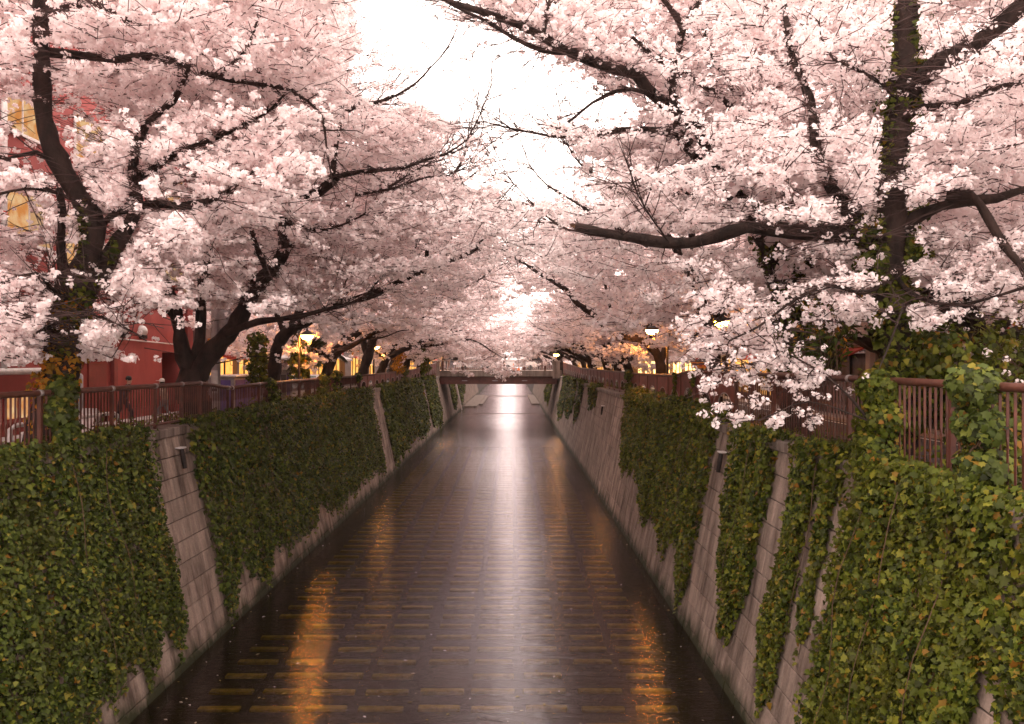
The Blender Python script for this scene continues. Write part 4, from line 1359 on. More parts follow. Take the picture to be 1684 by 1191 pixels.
ivy_clump(None, [(P(1480 + s_*(25 if s_ > 0 else 20) + (y_-200)*-.02, y_, 14.0), (.15, .17, .24), 1.5 if s_ > 0 else .6) for y_ in range(10, 440, 30) for s_ in (-1, 1)], 1900, .085, 2, 'ivy_light', seed=47, parent=R1)
ivy_clump(None, [(P(x, y, 14.0), (.55, .5, .42), 1) for x, y in ((1470, 500), (1480, 550), (1490, 600), (1450, 640), (1520, 640), (1480, 690), (1530, 560))], 2400, .11, 2, 'ivy_light', seed=45, parent=R1)
bb = MB()
tipc = P(948, 372, 15.5); dirc = P(948, 372, 15.5) - P(990, 382, 15.4); dirc /= np.linalg.norm(dirc)
for k in range(7):
    o_ = np.array([random.uniform(-.05, .05) for _ in range(3)])
    bb.tube([tipc - dirc*.35 + o_*1.5, tipc + dirc*.02 + o_, tipc + dirc*random.uniform(.05, .22) + o_*.8], [.05, .035, .008], 6)
bb.build('broken_end', M['broken'], R1)

t = Tree(32)
t.limb(D((19.5, 19.2), [(1302, 720), (1300, 620), (1296, 540), (1284, 460), (1260, 390), (1226, 346), (1195, 314)]), .36, .24, n=14)
t.limb(D((19.2, 16.8), [(1198, 318), (1183, 290), (1172, 245), (1150, 210), (1120, 187), (1085, 168), (1064, 148), (1048, 122), (1012, 113), (975, 99), (930, 84), (893, 62), (850, 40), (800, 20), (745, 4), (690, -20)]), .21, .05, n=12)
t.limb(D((19.2, 18.4), [(1190, 305), (1152, 268), (1127, 240), (1112, 200), (1107, 160), (1106, 130), (1115, 85), (1122, 52), (1112, 28), (1085, -10)]), .13, .06)
t.limb(D((18.5, 18.6), [(1121, 55), (1136, 25), (1165, -15)]), .07, .05)
t.limb(D((18.8, 17.4), [(1138, 235), (1108, 216), (1041, 211), (988, 221), (930, 225), (884, 219), (840, 211), (795, 200)]), .085, .015)
t.limb(D((18.0, 17.2), [(1062, 152), (1040, 147), (1015, 150), (974, 168), (941, 195), (910, 216)]), .055, .022)
t.limb(D((19.2, 20.0), [(1205, 318), (1222, 265), (1222, 210), (1190, 160), (1160, 143), (1125, 121), (1082, 96), (1040, 60)]), .12, .04)
t.limb(D((19.6, 20.6), [(1222, 232), (1236, 200), (1212, 158), (1180, 111), (1160, 60), (1170, 0)]), .10, .03)
t.limb(D((17.4, 17.9), [(935, 88), (890, 82), (845, 62), (806, 38), (752, 12), (715, -10)]), .06, .03)
t.limb(D((17.6, 17.8), [(892, 62), (898, 30), (905, -10)]), .05, .03)
t.limb(D((19.2, 18.6), [(1240, 362), (1180, 350), (1110, 300), (1090, 240), (1050, 235)]), .03, .012)
t.limb(D((19.5, 18.4), [(1296, 540), (1240, 520), (1180, 530), (1130, 560)]), .06, .02, low=True)
poly7 = [(800, -70), (1440, -70), (1440, 420), (1330, 520), (1200, 480), (1090, 400), (1030, 330), (1030, 260), (950, 250), (960, 200), (1030, 180), (950, 110), (820, 50)]
S = np.vstack([t.around(320, .12, (1.0, 1.2, .65)), fill(t.g, poly7, 800, 15.8, 24, gaps=RG)])
S = S[t.g.uniform(size=len(S)) < openness(S, RG, low=True)]
t.sprays(S, (.5, 1.15), 15, sub=4)
t.bare_twigs(300, ln=(.7, 2.2))
R2 = plant(t, 'ivy clad cherry tree whose dark limb arches highest over the river', tuple(P(1302, 720, 19.5)), T_NEAR, RG)
ivy_clump(None, [(P(x, y, 19.4), (r, r, r), r*r) for x, y, r in ((1300, 600, .75), (1310, 550, .85), (1300, 500, .85), (1290, 450, .7), (1285, 410, .6), (1262, 385, .45), (1226, 340, .42), (1240, 350, .42), (1300, 330, .5), (1340, 360, .4), (1210, 322, .3), (1330, 480, .6), (1340, 590, .6))],
          3600, .12, 1, 'ivy_light', seed=46, parent=R2)

t = Tree(33)
t.limb(D((27, 25), [(1174, 690), (1172, 600), (1165, 540), (1150, 480), (1120, 425), (1088, 372), (1058, 342), (1021, 322), (984, 292), (954, 268), (934, 240)]), .32, .025, n=12)
t.limb(D((26.5, 25), [(1125, 435), (1080, 410), (1030, 385), (984, 356), (941, 329), (897, 302), (870, 270)]), .10, .018)
t.limb(D((26.8, 27.6), [(1150, 480), (1140, 410), (1132, 340), (1125, 290), (1140, 220)]), .16, .04)
t.limb(D((25.8, 26), [(1058, 342), (1080, 315), (1102, 300)]), .04, .03)
t.limb(D((27, 28), [(1165, 540), (1200, 480), (1240, 430), (1280, 380)]), .14, .04)
poly8 = [(920, 250), (1100, 230), (1330, 220), (1380, 400), (1300, 560), (1180, 585), (1040, 580), (980, 500), (900, 380), (880, 310)]
S = np.vstack([t.around(240, .11, (1.4, 1.4, .9)), fill(t.g, poly8, 720, 23.5, 32, gaps=RG)])
S = S[t.g.uniform(size=len(S)) < openness(S, RG, low=True)]
t.sprays(S, (.6, 1.3), 9, cl_rad=.09, max_link=5)
t.bare_twigs(240, ln=(.9, 2.6))
plant(t, 'cherry tree with twiggy thin limbs behind the kinked panel railing', tuple(P(1174, 690, 27)), T_MID, RG, mult=1.3)

t = Tree(34)
t.limb(D((36.5, 34), [(1088, 660), (1086, 595), (1062, 562), (1030, 552), (1008, 547), (981, 521), (945, 495), (931, 477), (884, 447), (850, 425)]), .30, .05, n=12)
t.limb(D((36.3, 34), [(1072, 570), (1052, 490), (1030, 430), (976, 396), (935, 380), (905, 372), (880, 360), (858, 350)]), .15, .025)
t.limb(D((36, 35.6), [(1008, 547), (998, 480), (986, 434), (980, 380)]), .10, .04)
t.limb(D((36.5, 38), [(1086, 595), (1110, 520), (1130, 450), (1120, 380)]), .18, .05)
poly9 = [(850, 400), (900, 370), (1200, 350), (1240, 480), (1150, 580), (1020, 590), (930, 560), (860, 470), (840, 400)]
S = np.vstack([t.around(220, .11, (1.6, 1.6, 1.0)), fill(t.g, poly9, 520, 32, 42, nscale=.4)])
S = S[t.g.uniform(size=len(S)) < openness(S)]
t.sprays(S, (.7, 1.5), 8, cl_rad=.11, max_link=6)
t.bare_twigs(110, ln=(.9, 2.4))
plant(t, 'cherry tree with a wavy limb sweeping down to mid river', tuple(P(1088, 660, 36.5)), T_MID, mult=1.5)

# ---- the rest of the rows: grown once per kind, then copied
def grown(seed, n_sprays, tmpl, cl_rad, per_m, mult, ln=(.8, 1.8)):
    t = Tree(seed); g = t.g
    t.limb([(0, 0, -.2), (.1, 0, 1.2), (.35, .05, 2.3)], .34, .26, n=8)
    for k in range(7):
        az = g.uniform(-1.0, 1.0) if k < 5 else g.uniform(1.6, 4.6)
        L = g.uniform(4.8, 7.0) if k < 5 else g.uniform(4, 6)
        el0 = g.uniform(.35, .95)
        p = np.array([.35, .05, 2.2]); pts = [p]
        for q in range(6):
            el = el0*(1-q/6*.75)
            a = az + g.normal()*.18
            p = p + L/6*np.array([math.cos(a)*math.cos(el), math.sin(a)*math.cos(el), math.sin(el)])
            pts.append(p)
        line = t.limb(pts, .17, .04, n=7)
        for b in range(3):
            i = int(len(line)*g.uniform(.3, .8)); p = line[i]; a = az + g.choice([-1, 1])*g.uniform(.5, 1.1); q2 = [p]
            for q in range(3):
                p = p + g.uniform(.8, 1.2)*np.array([math.cos(a)*.85, math.sin(a)*.85, g.uniform(-.05, .6)]); q2.append(p)
            t.limb(q2, .06, .02, n=5)
    S = t.around(n_sprays, .13, (1.25, 1.25, .85), up=.1)
    S = S[(S[:, 2] > np.where(S[:, 0] > .5, 3.5, 1.8)) & (S[:, 0] < 5.4 - .1*np.maximum(0, S[:, 2]-6))]
    t.sprays(S, ln, per_m, cl_rad=cl_rad, max_link=5)
    C = np.vstack(t.C)
    C = C[(C[:, 2] > np.where(C[:, 0] > .5, 2.95, 1.5)) & (C[:, 0] < 5.5)]
    print('grown', len(C))
    return t.wood_mesh(), t.twig_mesh(mult=mult), clusters_mesh('blossom_crown', C, tmpl, g)
kinds_mid = [grown(60+i, 360, T_FAR, .13, 7, 1.8) for i in range(3)]
kinds_far = [grown(70+i, 230, T_VFAR, .2, 5, 3.0) for i in range(2)]

def stand(kind, X, Y, rz, sc, mirror, label):
    e = thing('cherry_tree', label, 'cherry tree', (X, Y, 4.75), 'cherry trees along the canal')
    e.rotation_euler = (0, 0, rz + (math.pi if mirror else 0)); e.scale = (sc, sc, sc)
    for nm, me in zip(('trunk', 'twigs', 'blossom_crown'), kind):
        o = bpy.data.objects.new(nm, me); COL.objects.link(o); o.parent = e
        if nm != 'trunk': o['kind'] = 'stuff'
    return e
ORD = ['first', 'second', 'third', 'fourth', 'fifth', 'sixth', 'seventh', 'eighth', 'ninth', 'tenth', 'eleventh', 'twelfth', 'thirteenth', 'fourteenth', 'fifteenth', 'sixteenth', 'seventeenth', 'eighteenth']
rl = random.Random(5)
for side, X, nm, ylist in ((-1, -9.2, 'red building', [38.5, 54, 69, 76, 83]), (1, 6.8, 'arched panel', [44, 51, 57, 62.5, 69, 76, 83])):
    for i, y in enumerate(ylist):
        stand(kinds_mid[(i+(side > 0)) % 3], X + rl.uniform(-.2, .3), y, rl.uniform(-.35, .35), rl.uniform(.86, 1.0), side > 0,
              f'{ORD[i]} plain cherry tree before the bridge along the {nm} bank')
    y = 103; i = 0
    while y < 330:
        stand(kinds_far[(i+(side > 0)) % 2], X + rl.uniform(-.4, .4), y, rl.uniform(-.4, .4), rl.uniform(.95, 1.15), side > 0,
              f'small pale cherry tree beyond the bridge on the {nm} bank, {ORD[i]} along')
        y += 8.5 + i*1.3; i += 1
# second row on the far sides of the streets and the wood that closes the view
for i, (X, y) in enumerate(((12.9, 21), (14.5, 30), (15, 40), (14.2, 52), (14, 66), (-15.5, 100), (13.5, 100))):
    stand(kinds_mid[i % 3], X, y, rl.uniform(-.6, .6), rl.uniform(1.0, 1.15), X > 0,
          ['blossom tree behind the wrapped trunk at the pale building', 'blossom tree across the street behind the ivy clad tree', 'blossom tree across the street near the shop lamp',
           'blossom tree beside the amber shop', 'blossom tree past the amber shop', 'blossom tree at the corner past the bridge by the grey block', 'blossom tree at the corner past the bridge by the pale row'][i])
g = np.random.default_rng(9)
n = 12000
C = np.column_stack([g.uniform(-70, 70, n), 255 + 175*g.uniform(0, 1, n)**1.6, 5.5 + 16*g.uniform(0, 1, n)**.8])
C = C[np.abs(C[:, 0]+1) > 3 + 7*np.clip((C[:, 2]-12)/8, -1, 1)*0 + 0]
e = thing('blossom_wood', 'mass of far blossom trees closing the view where the river bends away', 'wood', (0, 380, 4.7))
tag(link(bpy.data.objects.new('blossom_mass', clusters_mesh('blossom_mass', C, cluster_templates(5, .7, .9, 5, g), g)), e), kind='stuff')
e['kind'] = 'stuff'

# ------------------------------------------------------------------ thin evening haze
hz = MB(); hz.box(-1550, 1550, -130, 2650, -1.4, 48)
hm = bpy.data.materials.new('haze'); hm.use_nodes = True
hn = hm.node_tree.nodes; hn.clear()
ho = hn.new('ShaderNodeOutputMaterial'); hv = hn.new('ShaderNodeVolumePrincipled')
hv.inputs['Color'].default_value = (.98, .90, .88, 1); hv.inputs['Density'].default_value = .0002; hv.inputs['Anisotropy'].default_value = .3
hm.node_tree.links.new(hv.outputs[0], ho.inputs['Volume'])
tag(hz.build('haze', hm), kind='stuff')
# ------------------------------------------------------------------ buildings
def window(parent, X, y0, y1, z0, z1, sgn, lit, frame='white_metal', mull=1, rail=True, depth=.10):
    """Window in a facade of constant X; sgn = direction out of the wall along X."""
    fr = MB()
    w = .055
    xa, xb = sorted((X - sgn*.04, X + sgn*.06))
    fr.box(xa, xb, y0-w, y1+w, z0-w, z0); fr.box(xa, xb, y0-w, y1+w, z1, z1+w)
    fr.box(xa, xb, y0-w, y0, z0, z1); fr.box(xa, xb, y1, y1+w, z0, z1)
    f = fr.build('window', M[frame], parent)
    n = mull + 1
    for k in range(n):
        a, b = y0 + (y1-y0)*k/n, y0 + (y1-y0)*(k+1)/n
        p = MB(); xa, xb = sorted((X + sgn*.004, X + sgn*.018)); p.box(xa, xb, a+.022, b-.022, z0+.003, z1-.003)
        p.build('pane', M[lit if not isinstance(lit, (list, tuple)) else lit[k % len(lit)]], f)
        if k:
            q = MB(); xa, xb = sorted((X + sgn*.0, X + sgn*.045)); q.box(xa, xb, a-.02, a+.02, z0+.001, z1-.001); q.build('mullion', M[frame], f)
    s = MB(); xa, xb = sorted((X, X + sgn*.13)); s.box(xa, xb, y0-.1, y1+.1, z0-w-.06, z0-w-.004); s.build('sill', M[frame], f)
    return f

def body(name, parent, x0, x1, y0, y1, z0, z1, mat):
    m = MB(); m.box(x0, x1, y0, y1, z0, z1); return m.build(name, M[mat], parent)

XB = -14.5
rb = thing('red_building', 'dark red painted building with amber lit windows behind the nearest railing', 'building', (XB, 24, 4.5))
# wall with a real door recess between y 33 and 34.6
body('wall', rb, XB-9, XB, 6, 33.0, 4.4, 17.5, 'red_wall')
body('wall', rb, XB-9, XB, 34.6, 36.2, 4.4, 17.5, 'red_wall')
body('wall', rb, XB-9, XB, 33.0, 34.6, 7.15, 17.5, 'red_wall')
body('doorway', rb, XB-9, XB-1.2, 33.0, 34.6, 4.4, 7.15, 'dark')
body('roof', rb, XB-9.2, XB+.18, 5.8, 36.4, 17.5, 17.8, 'red_trim')
body('band', rb, XB, XB+.06, 6, 36.2, 12.15, 12.45, 'red_trim')
body('band', rb, XB, XB+.05, 6, 32.9, 4.5, 5.0, 'red_trim')
for yy in (22.0, 28.9, 35.4):
    body('pilaster', rb, XB, XB+.14, yy-.13, yy+.13, 4.5, 17.4, 'red_trim')
for (a, b, z0, z1, lit, mu) in ((22.75, 25.0, 10.3, 11.75, ('lit_warm', 'lit_dim'), 1), (25.5, 28.2, 9.85, 11.6, 'lit_warm', 2), (29.6, 31.4, 10.2, 11.6, 'glass', 1), (32.6, 34.6, 10.2, 11.6, 'lit_dim', 1),
                               (22.7, 24.4, 13.5, 14.8, 'lit_warm', 1), (26.4, 28.2, 13.6, 15.0, 'lit_warm', 1), (30.2, 31.6, 13.6, 15.0, 'glass', 1), (33.2, 35.0, 13.5, 14.9, 'lit_warm', 1),
                               (14, 16.5, 10.3, 11.7, 'lit_warm', 2), (18, 20.5, 10.3, 11.7, 'lit_warm', 2), (15, 17, 13.5, 14.8, 'glass', 1), (18.6, 20.4, 13.5, 14.8, 'glass', 1)):
    window(rb, XB, a, b, z0, z1, 1, lit, mull=mu)
window(rb, XB, 26.15, 26.95, 7.1, 7.95, 1, 'lit_white', 'grey_metal', 0)
window(rb, XB, 22.75, 23.9, 5.1, 5.8, 1, 'lit_warm', 'red_trim', 1)
window(rb, XB, 25.9, 26.6, 5.25, 5.75, 1, 'lit_dim', 'red_trim', 0)
body('service_door', rb, XB, XB+.05, 24.6, 25.5, 4.62, 6.6, 'red_trim')
body('panel_door', rb, XB, XB+.05, 27.2, 28.4, 4.62, 6.7, 'red_trim')
m = MB(); m.tube([(XB+.18, 22.45, 6.5), (XB+.18, 22.45, 17.2)], .085, 10); m.build('drain_pipe', M['white_metal'], rb, True)
m = MB(); m.tube([(XB+.17, 22.45, 10.9), (XB+.17, 22.45, 11.0)], .10, 10); m.build('pipe_band', M['red_print'], rb, True)
m = MB(); m.tube([(XB+.2, 18, 6.48), (XB+.2, 24.5, 6.48)], .10, 10); m.build('duct_pipe', M['white_metal'], rb, True)
m = MB(); m.tube([(XB+.2, 23.0, 8.2), (XB+.2, 23.0, 7.0), (XB+.2, 24.2, 6.95)], .03, 8); m.build('thin_pipe', M['white_metal'], rb, True)
m = MB(); m.tube([(XB+.09, 28.2, 7.9), (XB+.09, 28.2, 7.62), (XB+.09, 34.4, 7.50)], .028, 8); m.build('conduit', M['white_metal'], rb, True)
m = MB(); m.tube([(XB+.16, 25.2, 7.02), (XB+.16, 28.8, 7.05)], .07, 10); m.build('red_pipe', M['red_trim'], rb, True)
for z, a, b in ((8.55, 18, 33), (9.3, 18, 35.5)):
    q = np.linspace(a, b, 14)
    m = MB(); m.tube([(XB+.07, yy, z + .10*math.sin(yy*1.1) - .02*(yy-a)) for yy in q], .02, 5); m.build('cable', M['cable'], rb)
for yy in (29.6, 31.1):
    m = MB()
    for k in range(7):
        pass
    prof = [(.24, 0), (.235, .08), (.20, .16), (.13, .22), (.02, .25)]
    V = []; n = 14
    for r, d in prof:
        for j in range(n):
            a = 2*math.pi*j/n; V.append((XB + d, yy + r*math.cos(a), 7.95 + r*math.sin(a)))
    f = [(k*n+j, k*n+(j+1) % n, (k+1)*n+(j+1) % n, (k+1)*n+j) for k in range(4) for j in range(n)]
    m.add(V, f); hood = m.build('vent_hood', M['white_metal'], rb, True)
    m = MB(); m.box(XB+.005, XB+.20, yy-.15, yy+.15, 7.66, 7.80, .01); m.build('vent_mouth', M['dark'], hood)
m = MB(); m.box(XB, XB+.35, 25.3, 25.75, 5.3, 5.95, .05); m.build('meter_box', M['grey_metal'], rb)
m = MB(); m.tube([(XB+.25, 26.2, 4.7), (XB+.25, 26.2, 6.3), (XB+.05, 26.2, 6.45)], .13, 10); m.build('flue', M['grey_metal'], rb, True)
# oval lit sign hanging out from the wall
ov = thing('oval_sign', 'amber lit oval sign sticking out of the red wall above the doorway', 'sign', (XB+.5, 34.4, 10.3))
m = MB(); n = 18
V = []
for x_, r_ in ((-.06, .92), (-.06, 1), (.06, 1), (.06, .92)):
    pass
for yy in (34.34, 34.46):
    for j in range(n):
        a = 2*math.pi*j/n; V.append((XB+.42+.30*math.cos(a), yy, 10.35+.62*math.sin(a)))
m.add(V, [tuple(range(n)), tuple(range(2*n-1, n-1, -1))] + [(j, j+n, (j+1) % n+n, (j+1) % n) for j in range(n)])
m.build('face', M['lit_dim'], ov)
m = MB(); m.tube([(XB+.02, 34.4, 10.35), (XB+.14, 34.4, 10.35)], .025, 6); m.build('bracket', M['grey_metal'], ov)

# vertical white sign board with dark square characters
vs = thing('vertical_sign', 'narrow white upright sign with black square characters behind the forked trunk', 'sign', (-13.9, 36.6, 9.3))
m = MB(); m.box(-14.15, -13.72, 36.55, 36.65, 8.5, 10.6, .01); m.build('board', M['white_metal'], vs)
def sq(b, x, z, s, t=.035):
    b.box(x-s, x+s, 36.53, 36.548, z+s-t, z+s); b.box(x-s, x+s, 36.53, 36.548, z-s, z-s+t)
    b.box(x-s, x-s+t, 36.53, 36.548, z-s+t, z+s-t); b.box(x+s-t, x+s, 36.53, 36.548, z-s+t, z+s-t)
m = MB(); sq(m, -13.935, 10.3, .15); sq(m, -13.935, 10.3, .07, .025); m.build('character', M['cable'], vs)
m = MB(); sq(m, -13.935, 9.85, .13); m.box(-14.08, -13.80, 36.53, 36.547, 9.64, 9.67); m.build('character', M['cable'], vs)
for z in (9.35, 9.05, 8.78):
    m = MB(); m.box(-14.02, -13.84, 36.53, 36.547, z-.09, z-.06); m.box(-13.98, -13.95, 36.53, 36.547, z-.055, z+.09); m.box(-13.90, -13.87, 36.53, 36.547, z-.055, z+.06); m.build('character', M['cable'], vs)

def shop(name, label, X, sgn, y0, y1, h, wall, bays, upper, deep=8, glow='shop_glow', cols=4, lit_every=2):
    e = thing(name, label, 'building', (X, (y0+y1)/2, 4.5))
    x0, x1 = sorted((X, X - sgn*deep))
    body('wall', e, x0, x1, y0, y1, 7.35, h, wall)
    xb0, xb1 = sorted((X - sgn*2.6, X - sgn*deep))
    body('back_wall', e, xb0, xb1, y0, y1, 4.4, 7.35, 'brown_wall')
    xr0, xr1 = sorted((X + sgn*.25, X - sgn*(deep+.2)))
    body('roof', e, xr0, xr1, y0-.2, y1+.2, h, h+.3, 'grey_wall')
    xs0, xs1 = sorted((X + sgn*.02, X + sgn*.20))
    W = (y1-y0)/bays
    for k in range(bays):
        a = y0 + k*W
        xp0, xp1 = sorted((X, X - sgn*.5))
        body('pier', e, xp0, xp1, a+.003, a+.35, 4.4, 7.35, wall)
        xg0, xg1 = sorted((X - sgn*.28, X - sgn*.22))
        s = body('shop_window', e, xg0, xg1, a+.36, a+W-.02, 4.95, 7.1, glow)
        for j in (1, 2):
            q = a + .36 + (W-.38)*j/3
            xg2, xg3 = sorted((X - sgn*.21, X - sgn*.14))
            body('glazing_bar', e, xg2, xg3, q-.03, q+.03, 4.5, 7.12, 'cable')
        body('sign_band', e, xs0, xs1, a+.15, a+W-.15, 7.40, 7.85, ['orange', 'brown_wall', 'red_print'][k % 3])
        xa0, xa1 = sorted((X + sgn*.05, X + sgn*1.0))
        aw = MB(); aw.add([(X+sgn*.02, a+.2, 7.35), (X+sgn*.02, a+W-.2, 7.35), (X+sgn*1.0, a+W-.2, 7.0), (X+sgn*1.0, a+.2, 7.0),
                           (X+sgn*.02, a+.2, 7.30), (X+sgn*.02, a+W-.2, 7.30), (X+sgn*1.0, a+W-.2, 6.86), (X+sgn*1.0, a+.2, 6.86)],
                          [(0, 1, 2, 3), (7, 6, 5, 4), (3, 2, 6, 7), (0, 3, 7, 4), (1, 5, 6, 2), (0, 4, 5, 1)])
        if k % 2 == 0: aw.build('awning', M['white_metal' if k % 4 else 'red_print'], e)
    z = 8.7; row = 0
    while z + 1.6 < h:
        Wc = (y1-y0)/cols
        for c in range(cols):
            a = y0 + c*Wc
            window(e, X, a+Wc*.22, a+Wc*.78, z, z+1.3, sgn, 'lit_warm' if (c*2+row*3) % lit_every == 0 else 'glass', 'grey_metal', 1)
        z += 3.0; row += 1
    return e
shop('shop_building', 'brown low shop building with glowing amber shopfront and orange band past the red building', -14.3, 1, 37.2, 54, 12.0, 'brown_wall', 4, 2, lit_every=3)
shop('tall_block', 'tall pale apartment block rising above the blossom beyond the shops', -15.0, 1, 56, 70.2, 41.0, 'pale_wall', 3, 9, lit_every=5, cols=4)
shop('grey_block', 'grey corner building near the bridge behind the far lanterns', -14.6, 1, 72, 86, 13.5, 'grey_wall', 3, 2, lit_every=4)
shop('pale_building', 'pale long house seen in gaps behind the ivy wrapped trunk', 14.0, -1, 8, 37, 15.5, 'pale_wall', 5, 2, lit_every=7, cols=7, glow='glass')
shop('grey_tower', 'grey brown block behind the lamp above the arched panels', 13.8, -1, 40, 55, 19, 'grey_wall', 3, 3, lit_every=6)
shop('amber_shop', 'low row of brightly lit amber shops before the bridge', 13.4, -1, 58, 86, 11.5, 'brown_wall', 6, 1, lit_every=3, glow='shop_core', cols=6)
shop('pale_row', 'distant pale row of houses beyond the bridge by the arched railing', 14.5, -1, 106, 190, 15, 'pale_wall', 8, 2, cols=10, lit_every=4)
shop('grey_row', 'distant grey row of houses beyond the bridge on the red building bank', -15, 1, 106, 190, 16, 'grey_wall', 8, 2, cols=10, lit_every=4)

# amber bulbs and hanging lights in front of the shops
def lantern(x, y, z, label, mat='shop_core', r=.22):
    e = thing('paper_lantern', label, 'lantern', (x, y, z))
    m = MB(); m.lathe((x, y, z), [(r*.45, -r*1.25), (r*.9, -r*.8), (r, 0), (r*.9, r*.8), (r*.45, r*1.25)], 12); m.build('shade', M[mat], e, True)
    m = MB(); m.lathe((x, y, z), [(r*.5, r*1.25), (r*.5, r*1.4)], 10); m.lathe((x, y, z), [(r*.5, -r*1.4), (r*.5, -r*1.25)], 10); m.build('rim', M['cable'], e)
    m = MB(); m.tube([(x, y, z+r*1.4), (x, y, z+r*1.4+.5)], .012, 5); m.build('cord', M['cable'], e)
lantern(-10.4, 57.0, 6.95, 'large orange paper lantern by the far trunk on the shop side', r=.42)
lantern(10.2, 58.5, 7.4, 'upper amber lantern before the lit shops', r=.3)
lantern(9.9, 57.0, 6.7, 'lower amber lantern before the lit shops', r=.3)
lantern(9.0, 66.0, 6.8, 'far amber lantern beside the lamp post near the bridge', r=.28)

# ------------------------------------------------------------------ street lamps
def street_lamp(x, y, z, label, glow='lamp_glow', R=.27, arm=0.0):
    e = thing('street_lamp', label, 'street lamp', (x, y, 4.8), 'street lamps along the canal')
    m = MB(); m.lathe((x-arm, y, 4.8), [(.13, 0), (.13, .25), (.07, .35), (.055, 1.6), (.045, z-4.8+.20)], 10); m.build('pole', M['lamp_post'], e, True)
    if arm:
        m = MB(); m.tube([(x-arm, y, z+.12), (x-arm*.5, y, z+.38), (x, y, z+.34)], .03, 8); m.build('arm', M['lamp_post'], e, True)
    m = MB(); m.lathe((x, y, z), [(R*.35, -R*.62), (R*.75, -R*.45), (R*.98, -R*.1), (R*1.0, .02)], 16); m.build('globe', M[glow], e, True)
    m = MB(); m.lathe((x, y, z), [(R*1.12, .022), (R*1.08, .07), (R*.5, .18), (R*.16, .24), (R*.12, .34)], 16); m.build('cap', M['lamp_post'], e, True)
street_lamp(-8.85, 34.4, 7.88, 'glowing bowl lamp above the palms on the red building bank', arm=.35)
street_lamp(5.9, 33.6, 8.08, 'glowing lamp over the arched panels before the amber shops', arm=-.65)
street_lamp(7.1, 27.0, 8.1, 'bright white lamp half behind the hanging blossom', 'lamp_glow', .27, arm=-.35)
street_lamp(6.0, 52.4, 7.95, 'smaller lamp among thin trunks near the bridge pillar', 'lamp_far', .32, arm=-.6)
street_lamp(-9.0, 53.6, 7.75, 'smaller lamp behind the trunk with low limb', 'lamp_far', .30, arm=.3)
street_lamp(-7.6, 92.4, 9.9, 'tall tiny lamp at the far bridge end on the shop side', 'lamp_far', .42)
street_lamp(-7.9, 104, 7.8, 'tiny lamp beyond the bridge behind the first railing post', 'lamp_far', .40)
street_lamp(5.0, 90.2, 7.6, 'tiny lamp standing at the bridge pillar', 'lamp_far', .34)

# utility pole with notices
up = thing('utility_pole', 'pale concrete utility pole with pasted notices behind the forked trunk', 'pole', (-10.75, 28.9, 4.5))
m = MB(); m.lathe((-10.75, 28.9, 4.5), [(.17, 0), (.165, 3), (.13, 9.5)], 14); m.build('shaft', M['grey_wall'], up, True)
for z, h, mt in ((5.95, .5, 'white_metal'), (5.62, .24, 'white_metal')):
    m = MB(); n = 5
    V = []
    for zz in (z, z+h):
        for j in range(n+1):
            a = -math.pi/2 - .75 + 1.5*j/n; V.append((-10.75+.172*math.cos(a), 28.9+.172*math.sin(a), zz))
    m.add(V, [(j, j+1, j+n+2, j+n+1) for j in range(n)]); m.build('notice', M[mt], up)
m = MB(); V = []
for zz in (5.70, 5.79):
    for j in range(4): 
        a = -math.pi/2 - .45 + .9*j/3; V.append((-10.75+.177*math.cos(a), 28.9+.177*math.sin(a), zz))
m.add(V, [(j, j+1, j+5, j+4) for j in range(3)]); m.build('printed_mark', M['cable'], up)
for z in (9.2, 8.6):
    m = MB(); m.box(-11.35, -10.15, 28.85, 28.95, z, z+.09); m.build('crossarm', M['grey_metal'], up)
m = MB(); m.lathe((-10.4, 28.9, 7.9), [(.22, 0), (.24, .05), (.24, .65), (.18, .72)], 12); m.build('transformer', M['grey_metal'], up, True)

# ------------------------------------------------------------------ street things on the red building bank
kb = thing('street_cabinet', 'grey steel cabinet with violet doors beside the utility pole', 'cabinet', (-12, 33.6, 4.5))
m = MB(); m.box(-12.6, -11.5, 33.0, 36.4, 4.5, 6.12, .03); m.build('cabinet_body', M['grey_metal'], kb)
for k in range(3):
    m = MB(); m.box(-11.495, -11.46, 33.1+k*1.08, 34.1+k*1.08, 4.62, 6.0, .01); d = m.build('door', M['purple'], kb)
    m = MB(); m.box(-11.455, -11.42, 33.95+k*1.08, 34.0+k*1.08, 5.2, 5.4); m.build('handle', M['cable'], d)
m = MB(); m.box(-12.45, -11.65, 32.96, 32.985, 4.62, 6.0, .005); m.build('side_panel', M['purple'], kb)
m = MB(); m.box(-12.7, -11.4, 32.9, 36.5, 6.12, 6.2, .02); m.build('lid', M['white_metal'], kb)
kk = thing('kiosk', 'grey kiosk with white roof edge behind the ivy tuft', 'kiosk', (-12.2, 40, 4.5))
m = MB(); m.box(-13.0, -11.6, 39.2, 42.0, 4.5, 6.35, .02); m.build('kiosk_body', M['grey_metal'], kk)
m = MB(); m.box(-13.2, -11.3, 39.0, 42.2, 6.35, 6.58, .03); m.build('roof_edge', M['white_metal'], kk)
m = MB(); m.box(-11.59, -11.55, 40.0, 40.7, 4.9, 6.1, .01); m.build('notice_board', M['cable'], kk)
m = MB(); m.box(-11.59, -11.56, 41.0, 41.5, 4.6, 6.2, .01); m.build('violet_panel', M['purple'], kk)

